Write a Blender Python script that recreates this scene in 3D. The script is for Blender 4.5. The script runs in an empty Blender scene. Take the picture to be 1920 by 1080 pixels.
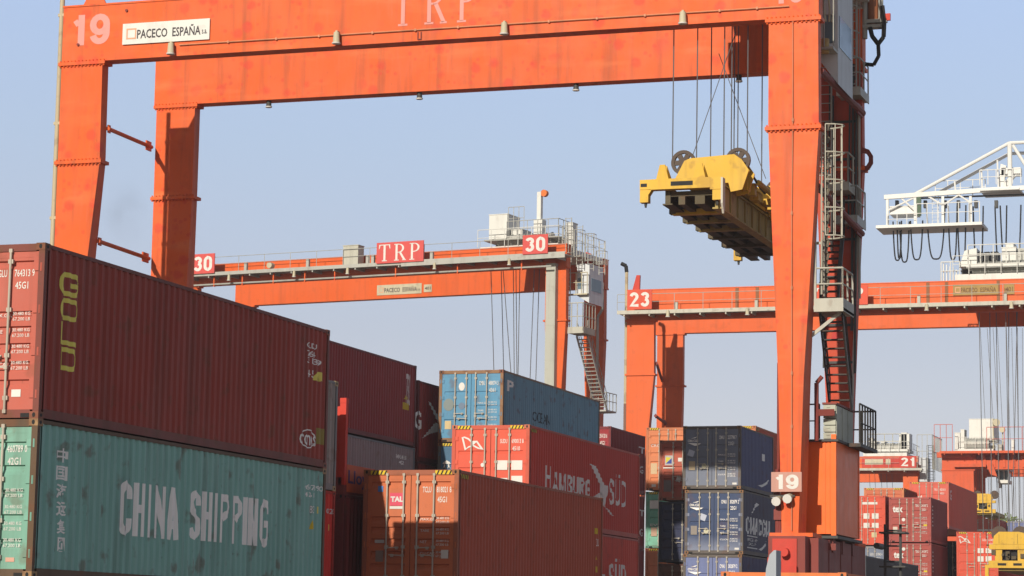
import bpy, bmesh, math, random
from mathutils import Vector, Matrix
R = math.radians
sc = bpy.context.scene
C = sc.collection
random.seed(7)

# ------------------------------------------------------------------ camera
F_PX, YAW, PITCH, ROLL, EYE = 4761.8, R(-18.569), R(7.814), R(0.9585), 1.78
cy, sy, cp, sp = math.cos(YAW), math.sin(YAW), math.cos(PITCH), math.sin(PITCH)
FWD = Vector((sy * cp, cy * cp, sp)); RT0 = Vector((cy, -sy, 0)); UP0 = RT0.cross(FWD)
RT = RT0 * math.cos(ROLL) + UP0 * math.sin(ROLL)
UP = -RT0 * math.sin(ROLL) + UP0 * math.cos(ROLL)
cam = bpy.data.cameras.new("camera")
cam.sensor_width = 36; cam.lens = 36 * F_PX / 1920
cam.clip_start = 1; cam.clip_end = 6000
co = bpy.data.objects.new("camera", cam); C.objects.link(co)
m = Matrix((RT, UP, -FWD)).transposed().to_4x4(); m.translation = Vector((0, 0, EYE))
co.matrix_world = m
sc.camera = co

# ------------------------------------------------------------------ sky, sun, exposure
SUN_DIR = Vector((0.088, 1.0, -0.432)).normalized()      # the way the light travels
SUN_EL = math.asin(-SUN_DIR.z)
SUN_AZ = math.atan2(-SUN_DIR.x, -SUN_DIR.y)            # azimuth of the sun, clockwise from +Y
w = bpy.data.worlds.new("World"); sc.world = w; w.use_nodes = True
nt = w.node_tree; nt.nodes.clear()
sky = nt.nodes.new("ShaderNodeTexSky"); sky.sky_type = 'NISHITA'; sky.sun_disc = False
sky.sun_elevation = SUN_EL; sky.sun_rotation = SUN_AZ
sky.air_density = 1.0; sky.dust_density = 1.0; sky.ozone_density = 1.0; sky.altitude = 0
bg = nt.nodes.new("ShaderNodeBackground"); bg.inputs[1].default_value = 0.137
out = nt.nodes.new("ShaderNodeOutputWorld")
# summer haze: the clear sky is veiled by a pale band that thickens towards the horizon
tcw = nt.nodes.new("ShaderNodeTexCoord"); sx_ = nt.nodes.new("ShaderNodeSeparateXYZ"); nt.links.new(tcw.outputs["Generated"], sx_.inputs[0])
rw = nt.nodes.new("ShaderNodeValToRGB"); nt.links.new(sx_.outputs[2], rw.inputs[0])
els = ((0, (.60, .56, .68)), (.09, (.575, .555, .672)), (.118, (.535, .537, .668)), (.19, (.500, .592, .785)), (.245, (.49, .612, .89)), (.34, (.40, .43, .50)), (.6, (.27, .27, .31)), (1, (.18, .18, .21)))
while len(rw.color_ramp.elements) < len(els): rw.color_ramp.elements.new(.5)
for e_, (p_, c_) in zip(rw.color_ramp.elements, els): e_.position = p_; e_.color = (*c_, 1)
vs_ = nt.nodes.new("ShaderNodeVectorMath"); vs_.operation = 'SCALE'; vs_.inputs["Scale"].default_value = 1 / .13; nt.links.new(rw.outputs[0], vs_.inputs[0])
dt = nt.nodes.new("ShaderNodeVectorMath"); dt.operation = 'DOT_PRODUCT'; dt.inputs[1].default_value = (.35, .94, 0); nt.links.new(tcw.outputs["Generated"], dt.inputs[0])
mr = nt.nodes.new("ShaderNodeMapRange"); mr.interpolation_type = 'SMOOTHSTEP'; mr.inputs[1].default_value = -.35; mr.inputs[2].default_value = .5; mr.inputs[3].default_value = .28; mr.inputs[4].default_value = 1  # added: sky dimmed behind the camera to deepen the shade
nt.links.new(dt.outputs["Value"], mr.inputs[0]); vm_ = nt.nodes.new("ShaderNodeVectorMath"); vm_.operation = 'SCALE'
mx = nt.nodes.new("ShaderNodeMix"); mx.data_type = 'RGBA'; mx.inputs[0].default_value = .7
nt.links.new(vs_.outputs[0], vm_.inputs[0]); nt.links.new(mr.outputs[0], vm_.inputs["Scale"])
nt.links.new(sky.outputs[0], mx.inputs[6]); nt.links.new(vm_.outputs[0], mx.inputs[7])
nt.links.new(mx.outputs[2], bg.inputs[0]); nt.links.new(bg.outputs[0], out.inputs[0])
sl = bpy.data.lights.new("sun", 'SUN'); sl.energy = 5.0; sl.angle = R(0.5); sl.color = (1, .92, .78)
so = bpy.data.objects.new("sun", sl); C.objects.link(so)
so.rotation_mode = 'QUATERNION'; so.rotation_quaternion = (-SUN_DIR).to_track_quat('Z', 'Y')
so.location = (-30, -60, 80)
sc.view_settings.view_transform = 'Standard'; sc.view_settings.look = 'None'
sc.view_settings.exposure = 0; sc.view_settings.gamma = 1

# ------------------------------------------------------------------ measuring helpers
def ray(x, y): return (RT * (x - 960) - UP * (y - 540)) / F_PX + FWD
def ony(x, y, Y): d = ray(x, y); p = d * (Y / d.y); p.z += EYE; return p
def onx(x, y, X): d = ray(x, y); p = d * (X / d.x); p.z += EYE; return p
class Frame:
    """a place with its own axes: measures photo points on one of its depth planes, in its own coordinates"""
    def __init__(s, o, yaw): s.o = Vector(o); s.yaw = yaw; s.ax = Vector((math.cos(yaw), math.sin(yaw), 0)); s.ay = Vector((-math.sin(yaw), math.cos(yaw), 0))
    def at(s, x, y, dy=0.0):
        d = ray(x, y); e = Vector((0, 0, EYE)); p0 = s.o + s.ay * dy
        t = (p0 - e).dot(s.ay) / d.dot(s.ay); p = e + d * t - s.o
        return (p.dot(s.ax), p.z)
    def side(s, x, y, dx):
        d = ray(x, y); e = Vector((0, 0, EYE)); p0 = s.o + s.ax * dx
        t = (p0 - e).dot(s.ax) / d.dot(s.ax); p = e + d * t - s.o
        return (p.dot(s.ay), p.z)

# ------------------------------------------------------------------ mesh builder
class MB:
    def __init__(s): s.v = []; s.f = []; s.m = []; s.s = []
    def add(s, vs, fs, m=0, sm=False):
        b = len(s.v); s.v += [tuple(v) for v in vs]
        for f in fs: s.f.append([b + i for i in f]); s.m.append(m); s.s.append(sm)
        return s
    def box(s, x0, x1, y0, y1, z0, z1, m=0):
        if x0 > x1: x0, x1 = x1, x0
        if y0 > y1: y0, y1 = y1, y0
        if z0 > z1: z0, z1 = z1, z0
        return s.add([(x0, y0, z0), (x1, y0, z0), (x1, y1, z0), (x0, y1, z0), (x0, y0, z1), (x1, y0, z1), (x1, y1, z1), (x0, y1, z1)],
                     [(0, 3, 2, 1), (4, 5, 6, 7), (0, 1, 5, 4), (1, 2, 6, 5), (2, 3, 7, 6), (3, 0, 4, 7)], m)
    def loft(s, loops, m=0, cap=True, sm=False):
        n = len(loops[0]); vs = [p for l in loops for p in l]; fs = []
        for k in range(len(loops) - 1):
            for i in range(n):
                j = (i + 1) % n; fs.append((k * n + i, k * n + j, (k + 1) * n + j, (k + 1) * n + i))
        s.add(vs, fs, m, sm)
        if cap:
            s.add(loops[0], [tuple(reversed(range(n)))], m); s.add(loops[-1], [tuple(range(n))], m)
        return s
    def tube(s, p, q, r, n=8, m=0, r2=None, cap=True):
        p = Vector(p); q = Vector(q); d = (q - p).normalized(); r2 = r if r2 is None else r2
        a = d.orthogonal().normalized(); b = d.cross(a)
        L = [[c + (a * math.cos(t) + b * math.sin(t)) * rr for t in [2 * math.pi * i / n for i in range(n)]] for c, rr in ((p, r), (q, r2))]
        return s.loft(L, m, cap, n > 5)
    def path(s, ps, r, n=6, m=0):
        for a, b in zip(ps, ps[1:]): s.tube(a, b, r, n, m)
        return s
    def bar(s, p, q, wd, ht, m=0):
        p = Vector(p); q = Vector(q); d = (q - p).normalized()
        up = Vector((0, 0, 1)) if abs(d.z) < .99 else Vector((0, 1, 0))
        a = d.cross(up).normalized(); b = a.cross(d)
        L = [[c - a * wd / 2 - b * ht / 2, c + a * wd / 2 - b * ht / 2, c + a * wd / 2 + b * ht / 2, c - a * wd / 2 + b * ht / 2] for c in (p, q)]
        return s.loft(L, m)
    def prism(s, pts, fn, t, m=0):
        """polygon pts (u,v); fn(u,v,d) gives the point at depth d; thickness t"""
        return s.loft([[fn(u, v, 0) for u, v in pts], [fn(u, v, t) for u, v in pts]], m)
    def build(s, name, mats, parent=None, loc=None):
        me = bpy.data.meshes.new(name); me.from_pydata(s.v, [], s.f)
        if not isinstance(mats, (list, tuple)): mats = [mats]
        for x in mats: me.materials.append(x)
        me.polygons.foreach_set("material_index", s.m); me.polygons.foreach_set("use_smooth", s.s)
        bm = bmesh.new(); bm.from_mesh(me); bmesh.ops.recalc_face_normals(bm, faces=bm.faces); bm.to_mesh(me); bm.free()
        if any(s.s):
            try: me.set_sharp_from_angle(angle=R(40))
            except Exception: pass
        return link(name, me, parent, loc)
def link(name, me, parent=None, loc=None):
    o = bpy.data.objects.new(name, me); C.objects.link(o)
    if parent: o.parent = parent
    if loc: o.location = loc
    return o
def thing(name, label, cat, loc=(0, 0, 0), rz=0, group=None):
    o = bpy.data.objects.new(name, None); C.objects.link(o); o.empty_display_size = .3
    o.location = loc; o.rotation_euler = (0, 0, rz); tag(o, label, cat, group); return o
def tag(o, label, cat, group=None):
    o['label'] = label; o['category'] = cat
    if group: o['group'] = group

# ------------------------------------------------------------------ materials
def rgb(c): return (c[0], c[1], c[2], 1)
ALB = .78
_mats = {}
def paint(name, col, rust=.25, streak=.35, fade=.25, rough=.55, spots=0, zshade=None, bump=.4, metal=0, rustcol=(.13, .05, .022)):
    key = (name, tuple(col), rust, streak, fade, spots, zshade)
    if key in _mats: return _mats[key]
    col = tuple(c_ * ALB for c_ in col)
    if zshade: zshade = (zshade[0], zshade[1], tuple(c_ * ALB for c_ in zshade[2]))
    m = bpy.data.materials.new(name); m.use_nodes = True; n = m.node_tree; N = n.nodes; Lk = n.links
    b = N["Principled BSDF"]; b.inputs["Roughness"].default_value = rough; b.inputs["Metallic"].default_value = metal; b.inputs["Specular IOR Level"].default_value = .28
    tc = N.new("ShaderNodeTexCoord"); oi = N.new("ShaderNodeObjectInfo")
    def noise(scale, sx=1, sy_=1, sz=1, det=4):
        mp = N.new("ShaderNodeMapping"); mp.inputs["Scale"].default_value = (sx, sy_, sz)
        off = N.new("ShaderNodeMath"); off.operation = 'MULTIPLY'; off.inputs[1].default_value = 0
        Lk.new(oi.outputs["Random"], off.inputs[0])
        Lk.new(tc.outputs["Object"], mp.inputs["Vector"])
        cm = N.new("ShaderNodeVectorMath"); cm.operation = 'ADD'
        Lk.new(mp.outputs[0], cm.inputs[0]); Lk.new(oi.outputs["Location"], cm.inputs[1])
        t = N.new("ShaderNodeTexNoise"); t.inputs["Scale"].default_value = scale; t.inputs["Detail"].default_value = det
        Lk.new(cm.outputs[0], t.inputs["Vector"]); return t.outputs[0]
    def ramp(src, a, b_, inv=False):
        r = N.new("ShaderNodeMapRange"); r.inputs[1].default_value = a; r.inputs[2].default_value = b_
        r.inputs[3].default_value = 1 if inv else 0; r.inputs[4].default_value = 0 if inv else 1
        Lk.new(src, r.inputs[0]); return r.outputs[0]
    def mix(fac, a, c, amt=1.0):
        x = N.new("ShaderNodeMix"); x.data_type = 'RGBA'
        mu = N.new("ShaderNodeMath"); mu.operation = 'MULTIPLY'; mu.inputs[1].default_value = amt; Lk.new(fac, mu.inputs[0])
        Lk.new(mu.outputs[0], x.inputs[0])
        if isinstance(a, tuple): x.inputs[6].default_value = a
        else: Lk.new(a, x.inputs[6])
        x.inputs[7].default_value = c; return x.outputs[2]
    base = rgb(col); g = sum(col) / 3
    pale = rgb([min(1, c * .86 + g * .14 + .02) for c in col]); dark = rgb([c * .62 for c in col])
    dirt = rgb([c * .35 + d * .4 for c, d in zip(col, (.09, .06, .04))])
    c = mix(ramp(noise(.9, det=5), .42, .68), base, pale, fade)
    c = mix(ramp(noise(.35, det=3), .45, .7), c, dark, fade * .7)
    c = mix(ramp(noise(3.2, 1, 1, .07, 5), .5, .74), c, dirt, streak)
    c = mix(ramp(noise(9, 1, 1, .10, 3), .55, .8), c, pale, streak * .5)
    if zshade:
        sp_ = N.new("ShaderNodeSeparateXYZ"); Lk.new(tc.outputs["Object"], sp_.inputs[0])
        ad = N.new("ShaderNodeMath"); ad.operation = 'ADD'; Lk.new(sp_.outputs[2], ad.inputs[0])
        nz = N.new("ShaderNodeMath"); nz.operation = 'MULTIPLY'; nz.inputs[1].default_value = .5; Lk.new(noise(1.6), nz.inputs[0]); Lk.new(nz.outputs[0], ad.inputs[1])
        c = mix(ramp(ad.outputs[0], zshade[0], zshade[1], True), c, rgb(zshade[2]), .8)  # painted shade and sun: darker above, paler below, blended by height
    if spots:
        for sc_v, a_v, b_v, amt_v in ((spots, .13, .22, .7), (spots * 3.1, .20, .32, .6), (spots * 7, .18, .28, .45)):
            v = N.new("ShaderNodeTexVoronoi"); v.inputs["Scale"].default_value = sc_v
            Lk.new(tc.outputs["Object"], v.inputs["Vector"])
            wob = N.new("ShaderNodeMath"); wob.operation = 'MULTIPLY_ADD'; wob.inputs[1].default_value = .16; Lk.new(noise(4.0 * sc_v, det=4), wob.inputs[0]); Lk.new(v.outputs["Distance"], wob.inputs[2])
            msk = N.new("ShaderNodeMath"); msk.operation = 'MULTIPLY'; Lk.new(ramp(wob.outputs[0], a_v + .06, b_v + .06, True), msk.inputs[0]); Lk.new(ramp(noise(.3, det=2), .38, .52), msk.inputs[1])
            c = mix(msk.outputs[0], c, rgb((col[0] * .85, col[1] * .38, col[2] * 1.6)), amt_v)
        c = mix(ramp(noise(1.1, .25, 1, 1.6, 5), .58, .75), c, rgb((min(1, col[0] * 1.05), col[1] * 1.7 + .02, col[2] * 3 + .03)), .45)
    rn = ramp(noise(2.2, det=9), .60 - .05 * rust, .66)
    c = mix(rn, c, rgb(rustcol), rust)
    c = mix(ramp(noise(14, 1, 1, .35, 6), .68, .72), c, rgb((.09, .04, .02)), rust)
    Lk.new(c, b.inputs["Base Color"])
    rr = N.new("ShaderNodeMapRange"); rr.inputs[3].default_value = rough - .08; rr.inputs[4].default_value = min(1, rough + .2)
    Lk.new(noise(1.8, det=5), rr.inputs[0]); Lk.new(rr.outputs[0], b.inputs["Roughness"])
    if bump:
        bp = N.new("ShaderNodeBump"); bp.inputs["Strength"].default_value = bump; bp.inputs["Distance"].default_value = .03
        Lk.new(noise(1.1, det=3), bp.inputs["Height"]); Lk.new(bp.outputs[0], b.inputs["Normal"])
    _mats[key] = m; return m
def flat(name, col, rough=.6, metal=0):
    return paint(name, col, rust=.08, streak=.15, fade=.2, rough=rough, bump=0, metal=metal)
ORANGE = paint("orange_crane_paint", (.86, .125, .012), rust=.22, streak=.6, fade=.3, rough=.5, spots=.42, rustcol=(.45, .07, .02))
ORANGE2 = paint("orange_crane_paint_weathered", (.80, .125, .016), rust=.12, streak=.3, fade=.15, rough=.5)
REDPAINT = paint("red_primer_paint", (.62, .05, .03), rust=.1, streak=.3, fade=.25)
MAROONP = paint("dark_red_steel", (.26, .045, .035), rust=.2, streak=.4, fade=.3)
GALV = paint("galvanised_steel", (.50, .50, .46), rust=.18, streak=.35, fade=.3, rough=.5, metal=.15)
DGREY = paint("dark_grey_steel", (.07, .07, .07), rust=.15, streak=.2, fade=.2)
BLACK = flat("black_rubber_and_holes", (.012, .012, .013))
ROPE = flat("steel_rope", (.17, .17, .18), .5, .4)
WHITE = paint("white_machine_paint", (.80, .80, .76), rust=.10, streak=.25, fade=.15, rough=.45)
CREAM = paint("cream_paint", (.62, .56, .40), rust=.2, streak=.3, fade=.2)
BEIGEPIPE = paint("beige_pipe_paint", (.60, .50, .33), rust=.3, streak=.35, fade=.2)
YELLOW = paint("yellow_spreader_paint", (.78, .46, .025), rust=.28, streak=.5, fade=.3, rough=.45)
SIGNRED = flat("red_sign_paint", (.72, .10, .09))
SIGNPINK = flat("faded_pink_sign_paint", (.62, .33, .27))
LWHITE = flat("white_lettering_paint", (.80, .78, .74))
LGREY = flat("weathered_white_lettering", (1.1, 1.06, 1.02))
LPINK = flat("faded_pink_lettering", (.85, .36, .32))
LDARK = flat("dark_lettering_paint", (.06, .05, .06))
LYEL = flat("yellow_lettering_paint", (1.0, .85, .16))
HAZY = flat("hazard_yellow", (.78, .55, .03)); HAZK = flat("hazard_black", (.02, .02, .02))
GLASS = flat("cab_window_glass", (.16, .24, .30), .12, .0)
CABGREY = paint("pale_blue_grey_panel", (.72, .76, .80), rust=.05, streak=.25, fade=.2)

# ------------------------------------------------------------------ lettering
_gl = {}
def glyphs(s, bold=0.0, space=1.0):
    k = (s, bold, space)
    if k in _gl: return _gl[k]
    def conv(t):
        cu = bpy.data.curves.new("t", 'FONT'); cu.body = t; cu.size = 1; cu.offset = bold; cu.resolution_u = 2; cu.space_character = space
        o = bpy.data.objects.new("t", cu); C.objects.link(o)
        bpy.context.view_layer.update()
        me = bpy.data.meshes.new_from_object(o.evaluated_get(bpy.context.evaluated_depsgraph_get()))
        v = [(p.co.x, p.co.y) for p in me.vertices]; f = [tuple(p.vertices) for p in me.polygons]
        bpy.data.objects.remove(o); bpy.data.curves.remove(cu); bpy.data.meshes.remove(me)
        return v, f
    v, f = conv(s)
    if not v: v, f = [(0, 0), (1, 0), (1, 1)], [(0, 1, 2)]
    x0 = min(p[0] for p in v); x1 = max(p[0] for p in v); y0 = min(p[1] for p in v); y1 = max(p[1] for p in v)
    v = [((x - x0) / (x1 - x0), (y - y0) / (y1 - y0)) for x, y in v]
    _gl[k] = (v, f, (x1 - x0) / (y1 - y0)); return _gl[k]
def strip(path, t, closed=False):
    P = [Vector((p[0], p[1])) for p in path]; n = len(P); L = []; Rr = []
    for i in range(n):
        a = P[i - 1] if (i > 0 or closed) else None; b = P[(i + 1) % n] if (i < n - 1 or closed) else None
        d1 = (P[i] - a).normalized() if a is not None else (b - P[i]).normalized(); d2 = (b - P[i]).normalized() if b is not None else d1
        n1 = Vector((-d1.y, d1.x)); n2 = Vector((-d2.y, d2.x)); mn = (n1 + n2); mn = mn.normalized() if mn.length > 1e-6 else n1
        k = min(1.35, 1 / max(.3, mn.dot(n1))); L.append(P[i] + mn * t / 2 * k); Rr.append(P[i] - mn * t / 2 * k)
    return [[L[i], Rr[i], Rr[(i + 1) % n], L[(i + 1) % n]] for i in range(n if closed else n - 1)]
def stroke_char(ch, w, t):
    h = t / 2; x0, x1, y0, y1 = h, w - h, h, 1 - h; A = lambda cx, cy_, rx, ry, a, b, n=8: arc(cx, cy_, rx, ry, a, b, n); cx = w / 2; rx = (x1 - x0) / 2
    r = min(rx, .3)
    full = A(x1 - r, y1 - r, r, r, 0, 90, 4) + A(x0 + r, y1 - r, r, r, 90, 180, 4) + A(x0 + r, y0 + r, r, r, 180, 270, 4) + A(x1 - r, y0 + r, r, r, 270, 360, 4)
    if ch in 'O0': return [(full, 1)]
    if ch == 'C': return [([(x1, .68)] + A(x1 - r, y1 - r, r, r, 0, 90, 4) + A(x0 + r, y1 - r, r, r, 90, 180, 4) + A(x0 + r, y0 + r, r, r, 180, 270, 4) + A(x1 - r, y0 + r, r, r, 270, 360, 4) + [(x1, .32)], 0)]
    if ch == 'G': return [([(x1, .70)] + A(x1 - r, y1 - r, r, r, 0, 90, 4) + A(x0 + r, y1 - r, r, r, 90, 180, 4) + A(x0 + r, y0 + r, r, r, 180, 270, 4) + A(x1 - r, y0 + r, r, r, 270, 360, 4) + [(x1, .48), (cx, .48)], 0)]
    if ch == '1': return [([(x1 - .02, 0), (x1 - .02, 1)], 0), ([(x1 - .1, .78), (x0 + .02, .70)], 0)]
    if ch == '9': ry = .215 + t * .18; c = 1 - h - ry; return [(A(cx, c, rx, ry, 0, 360, 16)[:-1], 1), ([(x1, c)] + A(cx, .36, rx, .36 - h, 0, -165, 10), 0)]
    if ch == '2': return [(A(cx, .70, rx, .30 - h, 170, -35, 9) + [(x0 + .02, h), (w, h)], 0)]
    if ch == '3': return [(A(cx, .735, rx * .95, .265 - h, 165, -80, 9), 0), (A(cx, .28 + h * .3, rx, .28 - h * .7, 85, -165, 9), 0)]
    if ch == 'H': return [([(x0, 0), (x0, 1)], 0), ([(x1, 0), (x1, 1)], 0), ([(x0 + h, .52), (x1 - h, .52)], 0)]
    if ch == 'I': return [([(cx, 0), (cx, 1)], 0)]
    if ch == 'L': return [([(x0, 1), (x0, h), (w, h)], 0)]
    if ch == 'N': return [([(x0, 0), (x0, 1)], 0), ([(x0, .98), (x1, .02)], 0), ([(x1, 0), (x1, 1)], 0)]
    if ch == 'M': return [([(x0, 0), (x0, 1)], 0), ([(x0, .97), (cx, .2), (x1, .97)], 0), ([(x1, 0), (x1, 1)], 0)]
    if ch == 'A': return [([(x0 * .8, 0), (cx - h * .35, 1)], 0), ([(cx + h * .35, 1), (w - x0 * .8, 0)], 0), ([(x0 + .07, .28), (x1 - .07, .28)], 0)]
    if ch == 'D': return [([(x0, h), (x0, y1)] + A(x1 - r, y1 - r, r, r, 90, 0, 4) + A(x1 - r, y0 + r, r, r, 0, -90, 4), 1)]
    if ch == 'P': return [([(x0, 0), (x0, y1)] + A(x1 - rx * .8, .75, rx * .8, .25 - h, 90, -90, 6) + [(x0 + h, .5)], 0)]
    if ch == 'R': return [([(x0, 0), (x0, y1)] + A(x1 - rx * .8, .75, rx * .8, .25 - h, 90, -90, 6) + [(x0 + h, .5)], 0), ([(cx, .5), (w - h, 0)], 0)]
    if ch == 'B': return [([(x0, h), (x0, y1)] + A(x1 - rx * .8, .76, rx * .8, .24 - h, 90, -90, 6) + [(cx, .52)] + A(x1 - rx * .8, .27, rx * .8, .27 - h, 90, -90, 6), 1)]
    if ch in 'UÜ': return [([(x0, 1), (x0, .3)] + A(cx, h + .26, rx, .26, 180, 360, 8) + [(x1, 1)], 0)] + ([([(x0 + .05, 1.08), (x0 + .05, 1.2)], 0), ([(x1 - .05, 1.08), (x1 - .05, 1.2)], 0)] if ch == 'Ü' else [])
    if ch == 'S': return [([(x1, .70)] + A(cx, .75, rx, .25 - h, 10, 180, 7) + [(x0 + .03, .62), (x1 - .03, .40)] + A(cx, .25, rx, .25 - h, 0, -175, 7), 0)]
    return []
def block(s_, t=.16, w=.55, gap=.14):
    """sans capitals drawn as painted strokes; returns the same thing as glyphs()"""
    v = []; f = []; x = 0; layer = 0
    for ch in s_:
        cw = {'I': t, '1': w * .72, 'M': w * 1.25, ' ': w * .7}.get(ch, w)
        for path, cl in (stroke_char(ch, cw, t) if ch != ' ' else []):
            layer = (layer + 1) % 5
            for q in strip(path, t, cl): b = len(v); v += [(p[0] + x, p[1], layer * .0006) for p in q]; f.append((b, b + 1, b + 2, b + 3))
        x += cw + gap
    tw = x - gap
    return [(p[0] / tw, p[1], p[2]) for p in v], f, tw
def arc(cx, cy_, rx, ry, a0, a1, n): return [(cx + rx * math.cos(R(a0 + (a1 - a0) * i / n)), cy_ + ry * math.sin(R(a0 + (a1 - a0) * i / n))) for i in range(n + 1)]
def serif(ch):
    """a Roman capital in a unit box, as convex-ish polygons"""
    P = []
    def bowl(x0, x1, yb, yt, th):
        o = arc(x0, (yb + yt) / 2, x1 - x0, (yt - yb) / 2, -90, 90, 12); i = arc(x0, (yb + yt) / 2, x1 - x0 - th, (yt - yb) / 2 - .05, -90, 90, 12)
        for k in range(12): P.append([i[k], o[k], o[k + 1], i[k + 1]])
    if ch == 'T':
        P += [[(.41, .04), (.59, .04), (.59, .95), (.41, .95)], [(.28, 0), (.72, 0), (.72, .05), (.28, .05)], [(.02, .95), (.98, .95), (.98, 1), (.02, 1)],
              [(.02, .95), (.0, .74), (.05, .74), (.14, .95)], [(.98, .95), (1, .74), (.95, .74), (.86, .95)]]
    else:
        P += [[(.12, .04), (.30, .04), (.30, .96), (.12, .96)], [(0, 0), (.42, 0), (.42, .05), (0, .05)], [(0, .95), (.45, .95), (.45, 1), (0, 1)]]
        bowl(.40, .86, .47, 1.0, .17)
        P += [[(.30, .47), (.41, .47), (.41, .52), (.30, .52)]]
        if ch == 'R': P += [[(.42, .48), (.60, .50), (.98, .05), (.80, .03)], [(.72, 0), (1.04, 0), (1.04, .05), (.72, .05)]]
    v = []; f = []
    for p in P: b = len(v); v += p; f.append(tuple(range(b, b + len(p))))
    return v, f
def serif_word(s, gap=.28, wid=.82):
    v = []; f = []; x = 0
    for ch in s:
        if ch == ' ': x += .5; continue
        a, g = serif(ch); b = len(v); v += [(x + p[0] * wid, p[1]) for p in a]; f += [tuple(b + i for i in q) for q in g]; x += wid + gap
    tw = x - gap
    return [(p[0] / tw, p[1]) for p in v], f, tw
def decal(mb, gl, x0, x1, z0, z1, y, m=0, shear=0):
    """lettering on a plane facing -Y"""
    v, f = gl[0], gl[1]
    mb.add([(x0 + p[0] * (x1 - x0), y - (p[2] if len(p) > 2 else 0), z0 + p[1] * (z1 - z0) + shear * p[0]) for p in v], f, m); return mb
def decal_front(parent, gl, mat, fr, px, dy, name="lettering"):
    """px = (xl, yt, xr, yb) photo box on the frame plane at depth dy"""
    xl, yt, xr, yb = px
    mb = MB(); a = fr.at(xl, (yt + yb) / 2, dy); b = fr.at(xr, (yt + yb) / 2, dy); xm = (xl + xr) / 2
    zt = fr.at(xm, yt, dy)[1]; zb = fr.at(xm, yb, dy)[1]
    decal(mb, gl, a[0], b[0], zb, zt, dy - .004); return mb.build(name, mat, parent)

# ------------------------------------------------------------------ containers
W = 2.438
SIDE = {12.192: (.232, .060, .056, .034), 6.058: (.26, .07, .06, .036)}
def prof(L, y):
    p, fl, slp, dp = SIDE[L]; t = (y - .17) % p
    if t < fl: return 0.0
    if t < fl + slp: return dp * (t - fl) / slp
    if t < p - slp: return dp
    return dp * (p - t) / slp
def breaks(L):
    p, fl, slp, dp = SIDE[L]; ys = []; y = .17
    while y < L - .17:
        for t in (0, fl, fl + slp, p - slp):
            if y + t < L - .17: ys.append(y + t)
        y += p
    return ys + [L - .17]
_cm = {}
def cmesh(key, fn):
    if key not in _cm:
        mb, n = fn(); me = bpy.data.meshes.new(key[0]); me.from_pydata(mb.v, [], mb.f)
        for i in range(n): me.materials.append(None)
        me.polygons.foreach_set("material_index", mb.m); me.polygons.foreach_set("use_smooth", mb.s)
        bm = bmesh.new(); bm.from_mesh(me); bmesh.ops.recalc_face_normals(bm, faces=bm.faces); bm.to_mesh(me); bm.free()
        if any(mb.s):
            try: me.set_sharp_from_angle(angle=R(40))
            except Exception: pass
        _cm[key] = me
    return _cm[key]
def inst(name, me, mats, parent, loc=None):
    o = link(name, me, parent, loc)
    for i, mt in enumerate(mats):
        o.material_slots[i].link = 'OBJECT'; o.material_slots[i].material = mt
    return o
def frame_mesh(L, H):
    mb = MB(); h = W / 2
    for sx in (-1, 1):
        for y0, y1 in ((0, .1), (L - .1, L)):
            mb.box(sx * h, sx * (h - .11), y0 + .004, y1 - .004, .11, H - .11)
        mb.box(sx * (h - .004), sx * (h - .05), .17, L - .17, .02, .17)
        mb.box(sx * (h - .003), sx * (h - .05), .17, L - .17, H - .075, H - .012)
        for y0, y1 in ((0, .178), (L - .178, L)):
            for z0 in (0, H - .118):
                mb.box(sx * (h + .003), sx * (h - .162), y0 - .003 if y0 == 0 else y0, y1 if y0 == 0 else y1 + .003, z0, z0 + .118, 1)
                c = z0 + .06
                yy = y0 + .09 if y0 == 0 else y1 - .09
                pts = [(math.cos(t) * .042, math.sin(t) * .03) for t in [i * math.pi / 4 for i in range(8)]]  # black ovals painted on the castings for the dark inside their holes
                mb.add([(sx * (h + .005), yy + a, c + b) for a, b in pts], [tuple(range(8))], 2)
                ye = -.005 if y0 == 0 else L + .005
                mb.add([(sx * (h - .08) + b, ye, c + a) for a, b in pts], [tuple(range(8))], 2)
    for y0, y1 in ((.01, .10), (L - .10, L - .01)):
        mb.box(-h + .162, h - .162, y0, y1, H - .13, H - .01)
        mb.box(-h + .162, h - .162, y0, y1, .015, .15)
    for sx in (-1, 1): mb.box(sx * (h - .17), sx * (h - .33), .004, .06, .02, .09, 2)
    mb.box(-h + .05, h - .05, .1, L - .1, .12, .16)
    return mb, 3
def side_mesh(L, H):
    mb = MB(); ys = breaks(L); z0, z1 = .165, H - .07; h = W / 2 - .006
    for s in (1,):
        vs = []
        for y in ys: x = h - prof(L, y); vs += [(x, y, z0), (x, y, z1)]
        n = len(ys)
        mb.add(vs, [(2 * i, 2 * i + 2, 2 * i + 3, 2 * i + 1) for i in range(n - 1)])
        mb.add([(h - .05, ys[0] - .08, z0), (h - .05, L - .1, z0), (h - .05, L - .1, z1), (h - .05, ys[0] - .08, z1)], [(0, 1, 2, 3)])
        for a, b in ((.09, .171), (L - .171, L - .09)): mb.box(h - .036, h - .02, a, b, z0, z1)
    return mb, 1
def roof_mesh(L, H):
    mb = MB(); n = int(L / .3)
    for i in range(n):
        y = .1 + (L - .2) * i / n; mb.box(-W / 2 + .05, W / 2 - .05, y, y + (L - .2) / n * .6, H - .05, H - .02)
    mb.box(-W / 2 + .05, W / 2 - .05, .1, L - .1, H - .055, H - .035); return mb, 1
def end_mesh(L, H):
    mb = MB(); n = 9; w0 = (W - .24) / n
    for i in range(n):
        x = -W / 2 + .12 + i * w0; mb.box(x, x + w0 * .55, L - .07, L - .03, .15, H - .13)
    mb.box(-W / 2 + .1, W / 2 - .1, L - .09, L - .06, .14, H - .12); return mb, 1
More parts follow.
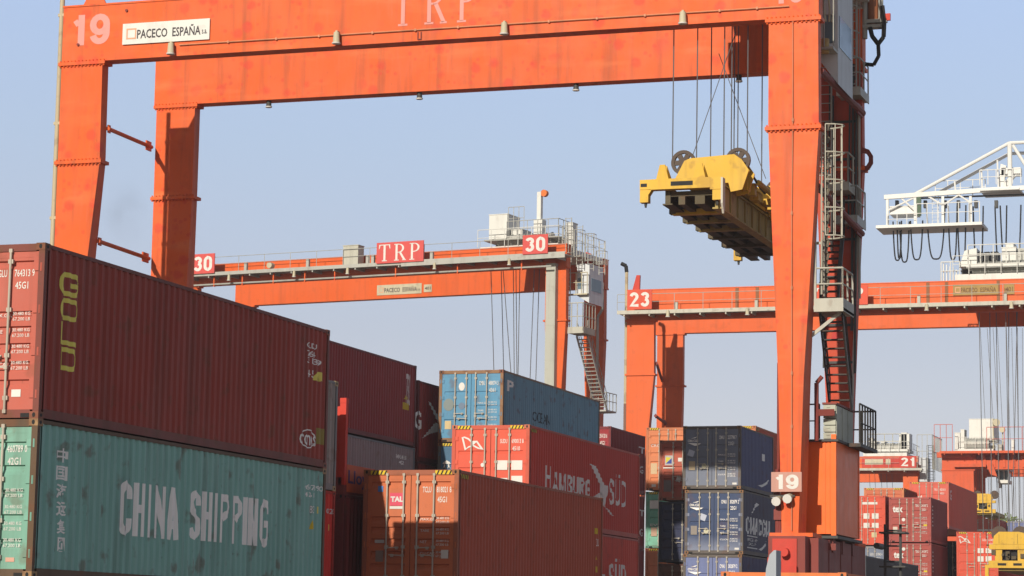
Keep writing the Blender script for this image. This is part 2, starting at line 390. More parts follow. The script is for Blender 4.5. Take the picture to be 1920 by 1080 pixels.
GROOVES = {'thin': [(.80, .035), (1.30, .035), (1.80, .035), (2.28, .035)], 'deep': [(.33, .05), (1.17, .06), (1.42, .06), (1.70, .06), (2.0, .06), (2.3, .06)],
           'multi': [(.42, .05), (.8, .05), (1.2, .05), (1.6, .05), (2.0, .05), (2.35, .05)]}
def door_mesh(H, style, s):
    """s = -1 left leaf, 1 right leaf; local x from the container's centre line"""
    mb = MB(); xa, xb = (.008, W / 2 - .10); z0, z1 = .15, H - .135; yf = .03
    X = lambda x: s * x
    for a, b in ((xa, xa + .11), (xb - .11, xb)): mb.box(X(a), X(b), yf, yf + .05, z0, z1)
    mb.box(X(xa + .11), X(xb - .11), yf, yf + .05, z0, z0 + .1); mb.box(X(xa + .11), X(xb - .11), yf, yf + .05, z1 - .1, z1)
    pr = [(z1 - .1, 0)]
    for d, g in GROOVES[style]:
        z = H - d
        if z - .2 < z0 + .1: continue
        k = .03 if style == 'thin' else .045
        pr += [(z + g / 2 + .02, 0), (z + g / 2, k), (z - g / 2, k), (z - g / 2 - (.05 if style == 'thin' else .09), 0)]
    pr.append((z0 + .1, 0))
    xs = (X(xa + .11), X(xb - .11)); vs = []
    for z, d in pr: vs += [(xs[0], yf + .004 + d, z), (xs[1], yf + .004 + d, z)]
    mb.add(vs, [(2 * i, 2 * i + 1, 2 * i + 3, 2 * i + 2) for i in range(len(pr) - 1)])
    return mb, 1
def rod_mesh(H):
    mb = MB(); mb.tube((0, -.02, .10), (0, -.02, H - .09), .021, 8)
    for z in (.12, H - .12): mb.box(-.03, .03, -.035, .02, z - .03, z + .03)
    for z in (.34, H * .36, H * .62, H - .30): mb.box(-.045, .045, -.02, .028, z - .035, z + .035)
    return mb, 1
def handle_mesh():
    mb = MB(); mb.bar((-.02, -.045, 0), (.34, -.05, .012), .014, .022); mb.box(-.03, .03, -.05, .0, -.03, .03); mb.box(.24, .30, -.04, .02, -.035, .03); return mb, 1
def hinge_mesh():
    mb = MB(); mb.box(-.09, .055, -.012, .03, -.06, .06); mb.tube((.04, -.012, -.07), (.04, -.012, .07), .016, 6); return mb, 1
RODX = (-.245 * W, -.07 * W, .075 * W, .247 * W)
STEELROD = paint("galvanised_lock_rod", (.55, .50, .42), rust=.2, streak=.3, fade=.3)
def strip2(mb, pts, m=0):
    mb.add(pts, [tuple(range(len(pts)))], m)
def idmarks(H, code, num, typ, big=.13, sub=True):
    """owner code and number on the right door, weights below; list of (glyphs, x0, x1, z0, z1)"""
    o = []; z = H - .55
    o.append((glyphs(code, .01), .30, .52, z, z + big)); o.append((glyphs(num, .01), .66, 1.03, z, z + big))
    o.append((glyphs(typ, .01), .68, .92, z - big * 1.7, z - big * .7))
    if sub:
        for k, t in enumerate(("MAX.GR.", "TARE", "NET", "CU.CAP.")):
            zz = H - 1.22 - k * .27
            o.append((glyphs(t, .0), .26, .26 + .055 * len(t), zz, zz + .06))
            o.append((glyphs("30.480 KG", .0), .66, .98, zz + .03, zz + .085)); o.append((glyphs("67.200 LB", .0), .66, .98, zz - .06, zz - .005))
    return o
def container(label, Xr, Y0, z0, L=12.192, H=2.591, side=(.3, .06, .05), door=None, frame=None, cast=None, style='thin', rust=.3, streak=.4, fade=.3,
              hazard=False, marks=None, markmat=None, stickers=(), zshade=None, group=None, doors=True, cat="shipping container", handles=True):
    door = door or side; frame = frame or side; cast = cast or frame
    root = thing("shipping_container", label, cat, (Xr - W / 2, Y0, z0), 0, group)
    sm = paint("side_paint", tuple(min(.9, c_ * k_) for c_, k_ in zip(side, (1.5, 1.15, 1.0))), rust, streak, fade); dm = paint("door_paint", door, rust * .7, streak * .8, fade, zshade=zshade)
    fm = paint("frame_paint", frame, min(1, rust * 1.3), streak, fade); cm_ = paint("casting_paint", cast, min(1, rust * 2), streak, fade)
    inst("frame", cmesh(("frame", L, H), lambda: frame_mesh(L, H)), [fm, cm_, BLACK], root)
    inst("side_wall", cmesh(("side_wall", L, H), lambda: side_mesh(L, H)), [sm], root)
    o = inst("side_wall", cmesh(("side_wall", L, H), lambda: side_mesh(L, H)), [sm], root); o.rotation_euler = (0, 0, math.pi); o.location = (0, L, 0)
    inst("roof", cmesh(("roof", L, H), lambda: roof_mesh(L, H)), [sm], root)
    inst("end_wall", cmesh(("end_wall", L, H), lambda: end_mesh(L, H)), [sm], root)
    ds = {}
    for s in (-1, 1):
        d = inst("door", cmesh(("door", H, style, s), lambda: door_mesh(H, style, s)), [dm], root); ds[s] = d
        for k in range(4):
            hm = inst("hinge", cmesh(("hinge",), hinge_mesh), [dm], d, (s * (W / 2 - .10), .02, .4 + k * (H - .8) / 3))
            if s < 0: hm.scale = (-1, 1, 1)
    for i, x in enumerate(RODX):
        d = ds[-1 if x < 0 else 1]
        inst("lock_rod", cmesh(("lock_rod", H), lambda: rod_mesh(H)), [STEELROD], d, (x, 0, 0))
        if handles:
            h = inst("handle", cmesh(("handle",), handle_mesh), [STEELROD], d, (x, 0, (1.02 if i % 2 == 0 else .84)))
            if i in (1, 3): h.scale = (-1, 1, 1)
    if hazard:
        mb = MB()
        for s in (-1, 1):
            xa, xb = s * (W / 2 - .18), s * (W / 2 - .60)
            mb.box(xa, xb, .0035, .0095, H - .118, H - .022, 0)
            for k in range(4):
                u = min(xa, xb) + .03 + k * .105
                strip2(mb, [(u, .001, H - .118), (u + .04, .001, H - .118), (u + .085, .001, H - .022), (u + .045, .001, H - .022)], 1)
        for s in (1,):
            mb.box(s * (W / 2 - .003), s * (W / 2 - .001), .19, .7, H - .2, H - .10, 0)
            for k in range(4): strip2(mb, [(s * W / 2, .2 + k * .12, H - .2), (s * W / 2, .26 + k * .12, H - .2), (s * W / 2, .3 + k * .12, H - .10), (s * W / 2, .24 + k * .12, H - .10)], 1)
        mb.build("hazard_stripe", [HAZY, HAZK], root)
    if marks:
        mb = MB()
        for g, x0, x1, a, b in marks: decal(mb, g, x0, x1, a, b, .0285)
        mb.build("lettering", markmat or LWHITE, root)
    for x, z, ww, hh, col, shp in stickers:
        mb = MB(); n = {'o': 16, 's': 4, 'd': 4}[shp]
        if shp == 'o': pts = [(x + ww / 2 * math.cos(2 * math.pi * i / 16), z + hh / 2 * math.sin(2 * math.pi * i / 16)) for i in range(16)]
        elif shp == 's': pts = [(x - ww / 2, z - hh / 2), (x + ww / 2, z - hh / 2), (x + ww / 2, z + hh / 2), (x - ww / 2, z + hh / 2)]
        else: pts = [(x + ww / 2 * math.cos(R(a)), z + hh / 2 * math.sin(R(a))) for a in (25, 115, 205, 295)]
        mb.prism(pts, lambda u, v, d: (u, .0275 - d, v), .003)
        mb.build("sticker", col if isinstance(col, bpy.types.Material) else flat("sticker_paint", col), root)
    root['_dims'] = L; return root
def side_decal(root, L, gl, mat, u0, u1, v0, v1, name="lettering", slant=0.0):
    """paint on the corrugated +X side: u along the container, v up; follows the corrugation"""
    v, f = gl[0], gl[1]; bm = bmesh.new()
    vs = [bm.verts.new((u0 + p[0] * (u1 - u0) + slant * p[1], v0 + p[1] * (v1 - v0), p[2] if len(p) > 2 else 0)) for p in v]
    for q in f:
        try: bm.faces.new([vs[i] for i in q])
        except Exception: pass
    lo = min(x.co.x for x in bm.verts); hi = max(x.co.x for x in bm.verts)
    for y in breaks(L):
        if lo < y < hi:
            bmesh.ops.bisect_plane(bm, geom=bm.verts[:] + bm.edges[:] + bm.faces[:], plane_co=(y, 0, 0), plane_no=(1, 0, 0), dist=1e-5)
    for x in bm.verts: x.co = Vector((W / 2 - .006 - prof(L, min(max(x.co.x, .171), L - .171)) + .004 + x.co.z, x.co.x, x.co.y))
    me = bpy.data.meshes.new(name); bm.to_mesh(me); bm.free(); me.materials.append(mat)
    return link(name, me, root)
def side_px(root, L, gl, mat, xl, yl_top, yl_bot, xr, name="lettering"):
    """place by the photo: left edge xl with its top and bottom, right edge xr"""
    X = root.location.x + W / 2; a = onx(xl, yl_top, X); b = onx(xl, yl_bot, X); c = onx(xr, 900, X)
    return side_decal(root, L, gl, mat, a.y - root.location.y, c.y - root.location.y, b.z - root.location.z, a.z - root.location.z, name)
def side_block(root, L, text, mat, xl, yt, yb, xr, t=.14, name="lettering"):
    X = root.location.x + W / 2; a = onx(xl, yt, X); b = onx(xl, yb, X); c = onx(xr, 900, X); asp = (c.y - a.y) / (a.z - b.z); lo, hi = .12, 2.0
    for _ in range(30):
        w_ = (lo + hi) / 2
        if block(text, t, w_, w_ * .24)[2] < asp: lo = w_
        else: hi = w_
    return side_px(root, L, block(text, t, w_, w_ * .24), mat, xl, yt, yb, xr, name)
def poly_gl(polys):
    """polygons (u,v) normalised to their box"""
    al = [p for q in polys for p in q]; x0 = min(p[0] for p in al); x1 = max(p[0] for p in al); y0 = min(p[1] for p in al); y1 = max(p[1] for p in al)
    v = []; f = []
    for q in polys: b = len(v); v += [((x - x0) / (x1 - x0), (y - y0) / (y1 - y0)) for x, y in q]; f.append(tuple(range(b, b + len(q))))
    return v, f, (x1 - x0) / (y1 - y0)
# pennant emblem: two streaming wings that cross
FLAG = poly_gl([[(0, 2.35), (.5, 2.5), (1.25, 2.2), (1.9, 1.6), (1.75, 1.35), (1.1, 1.95), (.5, 2.22)], [(0, 2.35), (.35, 2.2), (.8, .35), (.6, 0)],
                [(.6, 0), (.8, .35), (1.2, .72), (1.9, 1.0), (2.0, .75), (1.2, .45)], [(1.75, 1.35), (1.9, 1.7), (2.75, 1.72), (2.6, 1.45), (2.1, 1.0), (1.9, .95)],
                [(2.75, 1.72), (2.6, 1.45), (3.3, .35), (3.9, .1)], [(2.1, 1.0), (1.9, .8), (2.9, .25), (3.9, .1), (3.3, .35)]])

# ------------------------------------------------------------------ ground
g = MB(); n = 40
g.add([(-3000, -500, 0), (3000, -500, 0), (3000, 5000, 0), (-3000, 5000, 0)], [(0, 1, 2, 3)])
go = g.build("ground", paint("yard_asphalt", (.24, .20, .155), rust=.05, streak=.1, fade=.3, rough=.9, bump=.1)); go['kind'] = 'structure'
mk = MB()
for x in (-19.2, -14.3): mk.box(x, x + .15, 20, 260, .004, .006)
mo = mk.build("lane_markings", flat("road_marking_paint", (.6, .58, .5), .8)); mo['kind'] = 'structure'

# ------------------------------------------------------------------ container stacks
HC, ST = 2.896, 2.591
# nearest stack
M = container("dark maroon container with yellow letters down its side, top of the nearest stack", -20.41, 36.65, 5.17, H=HC, side=(.27, .048, .034), door=(.56, .13, .09),
              frame=(.22, .055, .04), cast=(.30, .09, .05), style='deep', rust=.45, streak=.55, fade=.5,
              marks=idmarks(HC, "TGLU", "764313 9", "45G1", .12), stickers=[(.78, .42, .17, .12, LWHITE, 's')])
# four separate letters, one above another
for ch, yt, yb in (("G", 507, 552), ("O", 556, 598), ("L", 602, 645), ("D", 649, 693)):
    side_block(M, 12.192, ch, LYEL, 115.5, yt, yb, 135.5, .21)
side_px(M, 12.192, glyphs("GLDU", .01), LGREY, 577.5, 641, 651, 588, ); side_px(M, 12.192, glyphs("764", .01), LGREY, 577.5, 656, 667, 587)
side_px(M, 12.192, glyphs("3139", .01), LGREY, 577.5, 669, 680, 597); side_px(M, 12.192, glyphs("45", .01), LGREY, 578, 692, 706, 585)
tri = ([(0, 0), (1, 0), (.5, 1)], [(0, 1, 2)], 1); sq = ([(0, 0), (1, 0), (1, 1), (0, 1)], [(0, 1, 2, 3)], 1)
side_px(M, 12.192, tri, LYEL, 588, 696, 712, 597, "warning_mark"); side_px(M, 12.192, sq, LYEL, 598, 697, 713, 602, "warning_mark")
side_px(M, 12.192, sq, flat("ochre_placard", (.36, .27, .06)), 596, 802, 832, 606, "warning_mark")
side_px(M, 12.192, glyphs("cronos", .01), LGREY, 564, 812, 832, 590)
ring = []
for a in range(20, 170, 15): ring.append([(math.cos(R(a)), math.sin(R(a))), (math.cos(R(a + 15)), math.sin(R(a + 15))), (.9 * math.cos(R(a + 15)), .88 * math.sin(R(a + 15))), (.9 * math.cos(R(a)), .88 * math.sin(R(a)))])
for a in range(200, 350, 15): ring.append([(math.cos(R(a)), math.sin(R(a))), (math.cos(R(a + 15)), math.sin(R(a + 15))), (.9 * math.cos(R(a + 15)), .88 * math.sin(R(a + 15))), (.9 * math.cos(R(a)), .88 * math.sin(R(a)))])
side_px(M, 12.192, poly_gl(ring), LGREY, 567, 802, 838, 590, "logo")

G = container("sea green container with white lettering beneath the maroon container", -20.41, 36.65, 2.58, H=ST, side=(.19, .49, .50), door=(.22, .47, .37),
              frame=(.13, .075, .04), cast=(.40, .24, .11), style='multi', rust=.5, streak=.65, fade=.5,
              marks=idmarks(ST, "CCLU", "460789 0", "42G1", .12), stickers=[(.80, .30, .16, .07, (.7, .4, .3), 's')])
side_block(G, 12.192, "CHINA", LGREY, 228, 901, 1003, 338, .155); side_block(G, 12.192, "SHIPPING", LGREY, 359, 918, 1012, 508, .155)
for k, ch in enumerate("中国海运集团"):
    yt = 839 + k * 33.6; side_px(G, 12.192, glyphs(ch, .022), LGREY, 109.5, yt, yt + 27, 127)
side_px(G, 12.192, glyphs("460789 0", .01), LGREY, 572, 907, 917, 606); side_px(G, 12.192, glyphs("4261", .01), LGREY, 575, 922, 931, 590)
side_px(G, 12.192, tri, HAZY, 583, 974, 992, 592, "warning_mark"); side_px(G, 12.192, sq, LYEL, 595, 950, 963, 599, "warning_mark")
side_px(G, 12.192, glyphs("83", .01), LGREY, 584, 948, 962, 591)
# next lane, same height: grey over red, only their far ends show
container("grey container end showing as a narrow strip behind the maroon container", -22.9, 43.2, 5.09, H=ST, side=(.27, .30, .31), frame=(.25, .27, .27), cast=(.5, .38, .2))
r4 = container("bright red container end showing beside the sea green container", -22.9, 43.2, 2.5, H=ST, side=(.55, .035, .025), frame=(.45, .03, .02), streak=.2)
side_px(r4, 12.192, glyphs("0120", .01), LWHITE, 614, 953, 963, 628); side_px(r4, 12.192, sq, LYEL, 617, 983, 995, 622, "warning_mark")
container("dark maroon container low between the red one and the brown one with the pink sticker", -23.28, 56.85, 2.53, H=ST, side=(.20, .035, .035), rust=.25)
# flat rack with a tall red end wall and an orange base
fr_ = thing("flat_rack", "flat rack with tall red end post and orange side plate with purple lettering", "flat rack", (-23.28 - W / 2, 56.85, 5.12))
fb = MB(); fb.box(-W / 2, W / 2, .0, 12.1, .0, .22); fb.box(-W / 2, -W / 2 + .2, 0, 12.1, .22, .4); fb.box(W / 2 - .25, W / 2 - .08, 0, 12.1, .22, .4)
fb.build("base", MAROONP, fr_)
RACKRED = paint("flat_rack_red", (.70, .05, .025), rust=.1, streak=.3)
for yy in (.0,):
    e = MB(); e.box(-W / 2, -W / 2 + .16, yy, yy + .14, .22, 2.2); e.box(W / 2 - .16, W / 2, yy, yy + .14, .22, 2.2); e.box(-W / 2 + .16, W / 2 - .16, yy + .04, yy + .1, .3, 2.12)
    for s in (-1, 1): e.box(s * (W / 2 - .16), s * (W / 2 + .004), yy - .01, yy + .16, 2.2, 2.32)
    e.build("end_wall", RACKRED, fr_)
pl = MB(); pl.box(W / 2 - .05, W / 2 + .005, .15, 2.0, .06, .72); plate = pl.build("side_plate", paint("rack_orange", (.72, .12, .03), rust=.1), fr_)
t = MB(); v_, f_, _ = glyphs("Lloyd", .02)
t.add([(W / 2 + .009, .22 + p[0] * 1.6, .17 + p[1] * .42) for p in v_], f_); t.build("lettering", flat("purple_lettering", (.10, .03, .14)), plate)
# brown container with the shadow across its doors
T = container("brown container with pink door sticker and black and yellow corner stripes", -20.45, 57.12, 2.82, H=HC, side=(.36, .085, .045), door=(.64, .17, .065), frame=(.40, .12, .06), cast=(.34, .13, .05),
              style='deep', rust=.25, streak=.25, fade=.2, hazard=True, marks=idmarks(HC, "TCLU", "818021 8", "45G1", .14))
frT = Frame((-20.45 - W / 2, 57.12, 0), 0)
def spx(root, fr, x0, y0, x1, y1, mat, name="sticker", gl=sq, dy=.0):
    a = fr.at(x0, y1, dy); b = fr.at(x1, y0, dy); mb = MB()
    decal(mb, gl, a[0], b[0], a[1] - root.location.z, b[1] - root.location.z, dy + .022); return mb.build(name, mat, root)
s_ = spx(T, frT, 730, 924, 757, 948, flat("pink_sticker", (.80, .09, .16)), dy=.0)
mb = MB(); a = frT.at(730, 954, 0); b = frT.at(757, 949, 0); decal(mb, sq, a[0], b[0], a[1] - 2.82, b[1] - 2.82, .022); mb.build("sticker", LWHITE, T)
spx(T, frT, 731.5, 930.5, 755.5, 941, LWHITE, "lettering", glyphs("TAL", .05), dy=-.004)
for x0, y0, x1, y1, cc in ((708, 911, 718, 922, (.10, .25, .62)), (702, 1012, 720, 1018, (.6, .6, .55)), (826, 1031, 840, 1047, (.75, .72, .66)), (703, 1032, 718, 1053, (.30, .22, .18))):
    spx(T, frT, x0, y0, x1, y1, flat("sticker_paint", cc))
for xx, yy, tt in ((1117, 990, sq), (1117, 1038, tri), (1117, 1062, sq)): side_px(T, 12.192, tt, HAZY, xx, yy, yy + 11, xx + 6, "warning_mark")
side_px(T, 12.192, glyphs("TCLU", .01), LGREY, 1118, 1010, 1024, 1124)
# far lane: maroon over grey
M2 = container("maroon container rising above the others behind the nearest stack", -31.85, 72.1, 8.38, H=HC, side=(.25, .035, .040), frame=(.22, .035, .035), cast=(.15, .03, .03), rust=.2, streak=.2)
side_px(M2, 12.192, glyphs("754132", .01), LGREY, 763.5, 700, 760, 765); side_px(M2, 12.192, sq, HAZY, 757, 754, 767, 764, "warning_mark"); side_px(M2, 12.192, tri, HAZY, 758, 740, 748, 763, "warning_mark")
GR2 = container("blue grey container under the far maroon container", -31.85, 72.1, 5.75, H=ST, side=(.27, .27, .31), frame=(.24, .24, .26), rust=.25)
side_px(GR2, 12.192, glyphs("BMOU 4120", .01), LGREY, 743, 851, 859, 761); side_px(GR2, 12.192, glyphs("42", .01), LGREY, 749, 863, 870, 757)
M3 = container("maroon container with a big white bird like emblem beside the blue one", -32.0, 84.9, 7.94, H=HC, side=(.27, .036, .036), frame=(.20, .03, .03), rust=.2)
BIRD = poly_gl([[(.28, 1.0), (.40, .99), (.95, .62), (.72, .62), (.60, .74)], [(.95, .62), (.72, .62), (1.0, .45), (1.05, .55)], [(1.0, .45), (.72, .50), (.0, .0), (.45, .17), (.8, .25), (1.05, .28)]])
side_px(M3, 12.192, BIRD, LGREY, 794, 750, 822, 826, "logo"); side_px(M3, 12.192, glyphs("G", .03), LGREY, 777, 768, 804, 788)
M3b = container("dark maroon container below the one with the bird emblem", -32.0, 84.9, 5.35, H=ST, side=(.16, .03, .028), frame=(.14, .03, .03), rust=.2)
# blue pair
B = container("blue container with rust stained doors, top of its stack", -29.06, 85.69, 8.66, H=ST, side=(.14, .34, .52), door=(.11, .32, .52), frame=(.30, .16, .08), cast=(.25, .08, .04), style='thin', rust=.5, streak=.5, fade=.35,
              marks=idmarks(ST, "CMBU", "488074 3", "4361", .15), stickers=[(-.36, 2.0, .23, .30, LWHITE, 'o'), (-.86, .62, .24, .3, (.7, .55, .3), 's'), (-.85, 1.35, .4, .45, (.25, .30, .30), 'o'), (-.35, 1.3, .25, .25, (.18, .25, .36), 'o')])
side_px(B, 12.192, glyphs("P", .03), LGREY, 953, 712, 733, 962)
side_px(B, 12.192, glyphs("OCEAN", .0), flat("faint_dark_lettering", (.05, .08, .10)), 1000, 770, 790, 1030)
B2 = container("darker blue container with white umbrella emblem under the rusty blue one", -29.06, 85.69, 6.05, H=ST, side=(.10, .15, .22), door=(.06, .17, .30), frame=(.12, .12, .11), cast=(.3, .12, .05), style='thin', rust=.4, hazard=True)
frB = Frame((-29.06 - W / 2, 85.69, 0), 0)
def front_polys(root, fr, polys, px, mat, name="logo", dy=-.004):
    return spx(root, fr, px[0], px[1], px[2], px[3], mat, name, poly_gl(polys), dy)
front_polys(B2, frB, [[(0, .55), (.15, .8), (.5, 1), (.85, .8), (1, .55)], [(.1, 0), (.3, 0), (.35, .5), (.2, .5)], [(.7, 0), (.9, 0), (.8, .5), (.65, .5)], [(0, 0), (.4, 0), (.35, .12), (.1, .12)], [(.6, 0), (1, 0), (.9, .12), (.65, .12)]], (829, 863, 845, 878), LWHITE)
# red pair with the pennant emblem
Hs = container("bright red container with white pennant emblem on its door, behind the brown one", -23.36, 71.39, 5.12, H=HC, side=(.52, .075, .055), door=(.76, .115, .065), frame=(.62, .11, .065), cast=(.55, .16, .09),
               style='thin', rust=.1, streak=.2, fade=.22, hazard=True, marks=idmarks(HC, "SUDU", "690013 8", "4510", .13, False), stickers=[(-.25, HC - 1.19, .11, .12, LWHITE, 'o')])
frH = Frame((-23.36 - W / 2, 71.39, 0), 0)
spx(Hs, frH, 864.5, 818, 907, 844.5, LWHITE, "logo", FLAG, -.004)
for x0, y0, x1, y1 in ((931.5, 863, 951, 881), (958, 863, 979, 881), (958, 892, 979, 910), (931.5, 896, 951, 912)): spx(Hs, frH, x0, y0, x1, y1, LWHITE)
side_block(Hs, 12.192, "H", LGREY, 1024, 872, 916, 1034, .16)
side_block(Hs, 12.192, "AMBURG", LGREY, 1038, 884, 922, 1108, .20)
side_block(Hs, 12.192, "SÜD", LGREY, 1143, 896, 946, 1175, .15)
BIRD2 = poly_gl([[(.0, 1.0), (.25, .97), (.60, .62), (.42, .60), (.12, .9)], [(.60, .62), (.42, .60), (.45, .40), (.70, .36), (.78, .62)], [(.45, .46), (.0, .26), (.30, .26), (.62, .16), (.66, .36)], [(.62, .16), (.55, .22), (.85, .03), (1.0, .0), (.8, .12)]])
side_px(Hs, 12.192, BIRD2, LGREY, 1107, 869, 960, 1152, "logo")
H2 = container("red container with white lettering below the pennant container", -23.36, 71.39, 2.53, H=ST, side=(.58, .10, .07), frame=(.55, .12, .08), rust=.15, streak=.25, doors=True)
side_block(H2, 12.192, "SÜD", LGREY, 1143, 1056, 1106, 1176, .15); side_px(H2, 12.192, BIRD2, LGREY, 1107, 1040, 1130, 1146, "logo")
# dark red stack beyond
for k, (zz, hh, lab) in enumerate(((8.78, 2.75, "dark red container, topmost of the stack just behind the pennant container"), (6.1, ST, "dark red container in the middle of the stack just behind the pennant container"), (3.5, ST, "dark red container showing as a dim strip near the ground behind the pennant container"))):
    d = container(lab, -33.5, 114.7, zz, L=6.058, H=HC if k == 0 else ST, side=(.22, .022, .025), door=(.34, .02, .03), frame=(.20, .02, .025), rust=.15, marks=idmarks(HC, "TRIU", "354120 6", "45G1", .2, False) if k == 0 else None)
    if k < 2:
        yo = 837 + k * 118
        side_px(d, 6.058, glyphs("T", .03), LGREY, 1199, yo, yo + 12, 1209); side_px(d, 6.058, glyphs("G", .02), LGREY, 1200, yo + 36, yo + 50, 1207)
# orange / teal / dark blue group left of the navy stack
O1 = container("orange container with striped corners above the teal one", -31.3 + W, 113, 8.55, L=6.058, H=HC, side=(.60, .16, .07), door=(.75, .24, .10), frame=(.6, .2, .09), style='multi', hazard=True, rust=.15, streak=.25,
               marks=[(glyphs("CRONOS", 0), -1.0, -.1, 2.0, 2.12), (glyphs("TEXU 7", 0), .2, 1.0, 2.0, 2.12)], stickers=[(-.85, 1.0, .3, .5, (.7, .5, .3), 's'), (-.85, .22, .2, .12, LWHITE, 's')])
container("teal container squeezed between orange ones left of the navy stack", -31.3 + W, 113, 5.9, L=6.058, H=ST, side=(.12, .38, .28), door=(.20, .52, .38), frame=(.2, .45, .33), style='multi', hazard=True, rust=.15,
          marks=[(glyphs("EVER", .02), -1.0, -.3, 1.0, 1.12)], stickers=[(-.82, 2.0, .42, .38, LWHITE, 's'), (-.82, .75, .28, .4, (.55, .35, .25), 's')])
container("orange container at the bottom under the teal one", -31.3 + W, 113, 3.0, L=6.058, H=HC, side=(.60, .16, .07), door=(.72, .22, .10), hazard=True, rust=.2)
O2 = container("reddish brown container with blue and yellow placard in front of the orange one", -28.77 + W, 106, 7.70, L=6.058, H=ST, side=(.40, .08, .05), door=(.50, .11, .065), frame=(.42, .13, .08), style='deep', rust=.25,
               stickers=[(-.80, 1.72, .34, .42, (.55, .5, .5), 's'), (-.3, 1.75, .18, .16, LWHITE, 's'), (-.36, .92, .26, .34, (.75, .68, .65), 'd'), (-.85, .62, .34, .5, (.22, .17, .16), 's'), (-.8, 1.4, .5, .05, LWHITE, 's')])
mb = MB(); mb.add([(-.93, .021, 1.58), (-.67, .021, 1.58), (-.67, .021, 1.82)], [(0, 1, 2)]); mb.build("sticker", flat("blue_sticker", (.05, .08, .35)), O2)
mb = MB(); mb.add([(-.93, .021, 1.60), (-.69, .021, 1.84), (-.93, .021, 1.86)], [(0, 1, 2)]); mb.build("sticker", flat("yellow_sticker", (.75, .65, .05)), O2)
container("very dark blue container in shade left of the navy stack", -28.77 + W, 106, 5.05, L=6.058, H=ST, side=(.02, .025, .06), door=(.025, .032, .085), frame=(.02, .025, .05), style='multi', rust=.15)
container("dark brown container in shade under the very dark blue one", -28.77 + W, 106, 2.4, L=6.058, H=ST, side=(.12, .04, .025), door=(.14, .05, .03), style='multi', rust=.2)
container("orange container peeking over the top of the navy stack", -26.6, 115, 8.78, L=6.058, H=HC - .02, side=(.45, .11, .06), door=(.70, .24, .08), frame=(.6, .2, .08), hazard=True, rust=.2)
# navy stack
NAV = dict(L=6.058, H=ST, frame=(.13, .11, .10), cast=(.28, .14, .06), style='thin', rust=.3, streak=.3, fade=.25)
for k, (zz, yy, xr, sd, dr, zsh, lab) in enumerate((
        (7.90, 101.3, -24.05, (.085, .12, .27), (.20, .225, .30), None, "navy container with pale faded doors sunlit in their lower halves, top of its stack"),  # one even door colour; the crane girder's shadow covers the upper half
        (5.23, 100.7, -23.80, (.085, .11, .19), (.045, .075, .17), (.35, 1.05, (.30, .33, .44)), "navy container with big white lettering on its side, middle of its stack"),  # door shade painted in: dark upper part, sunlit pale lower part
        (2.62, 100.4, -23.78, (.10, .12, .25), (.17, .21, .42), None, "pale lavender blue container at the bottom of the navy stack"))):
    d = container(lab, xr, yy, zz, side=sd, door=dr, zshade=zsh, markmat=LGREY, marks=idmarks(ST, "CMAU", "227798 7" if k == 0 else "302879 2", "22G1", .15), **NAV)
    fr2 = Frame((xr - W / 2, yy, 0), 0)
    mb = MB()
    decal(mb, glyphs("CMA CGM", .02), -1.02, -.58, ST - .66, ST - .56, .018)
    strip2(mb, [(-1.02, .018, ST - .70), (-.45, .018, ST - .72), (-.6, .018, ST - .80), (-.72, .018, ST - .82)]); strip2(mb, [(-.9, .018, ST - .52), (-.7, .018, ST - .50), (-.62, .018, ST - .44)])
    mb.build("logo", LGREY, d)
    if k < 2:
        for sx, sz, sw, sh, cc, sp2 in (((-.88 + k * .42), ST - 1.12 + .02 * k, .36, .36, (.55, .58, .70), 'd'), (-.84, .96, .26, .36, (.60, .47, .30) if k == 0 else (.32, .28, .25), 's'), (-.33, .94, .2, .25, (.65, .62, .45), 'o'), (.95, .22, .18, .08, LWHITE, 's')):  # sticker tints hold painted light: bluish for shade, warm for sun
            mbs = MB(); n2 = [(sx + sw / 2 * math.cos(R(a)), sz + sh / 2 * math.sin(R(a))) for a in (range(0, 360, 30) if sp2 == 'o' else (25, 115, 205, 295))] if sp2 != 's' else [(sx - sw / 2, sz - sh / 2), (sx + sw / 2, sz - sh / 2), (sx + sw / 2, sz + sh / 2), (sx - sw / 2, sz + sh / 2)]
            mbs.add([(u, .0285, v) for u, v in n2], [tuple(range(len(n2)))]); mbs.build("sticker", cc if isinstance(cc, bpy.types.Material) else flat("sticker_paint", cc), d)
    swoosh = poly_gl([[(0, .1), (.35, 0), (.75, .35), (.4, .3)], [(.75, .35), (.4, .3), (.85, .75), (1, 1), (.9, .55)]])
    if k == 0:
        side_px(d, 6.058, sq, LGREY, 1430, 851, 864, 1434, "logo"); side_px(d, 6.058, swoosh, LGREY, 1422, 893, 912, 1442, "logo")
    if k == 1:
        side_px(d, 6.058, block("CMACGM", .15, .5, .1), LGREY, 1400, 968, 1000, 1444)
        for yy2, hh2 in ((1003, 2), (1025, 2)): side_px(d, 6.058, sq, LGREY, 1401, yy2, yy2 + hh2, 1421)
        side_px(d, 6.058, glyphs("CMA-CGM.COM", 0), LGREY, 1401, 1008, 1014, 1421); side_px(d, 6.058, glyphs("GROUP", 0), LGREY, 1404, 1017, 1022, 1418)
        side_px(d, 6.058, swoosh, LGREY, 1423, 1012, 1032, 1438, "logo"); side_px(d, 6.058, poly_gl([[(0, 0), (.3, .5), (.5, .55)], [(.3, .5), (.6, 1), (1, .9), (.8, .75)]]), LGREY, 1409, 940, 966, 1424, "logo")
container("cream container with a yellow top edge seen low beside the grey fin", -23.3, 112, 2.85, L=6.058, H=ST, side=(.6, .5, .3), door=(.66, .60, .46), frame=(.62, .42, .12), rust=.25, stickers=[(-.7, 2.0, .3, .3, (.15, .2, .45), 's')])
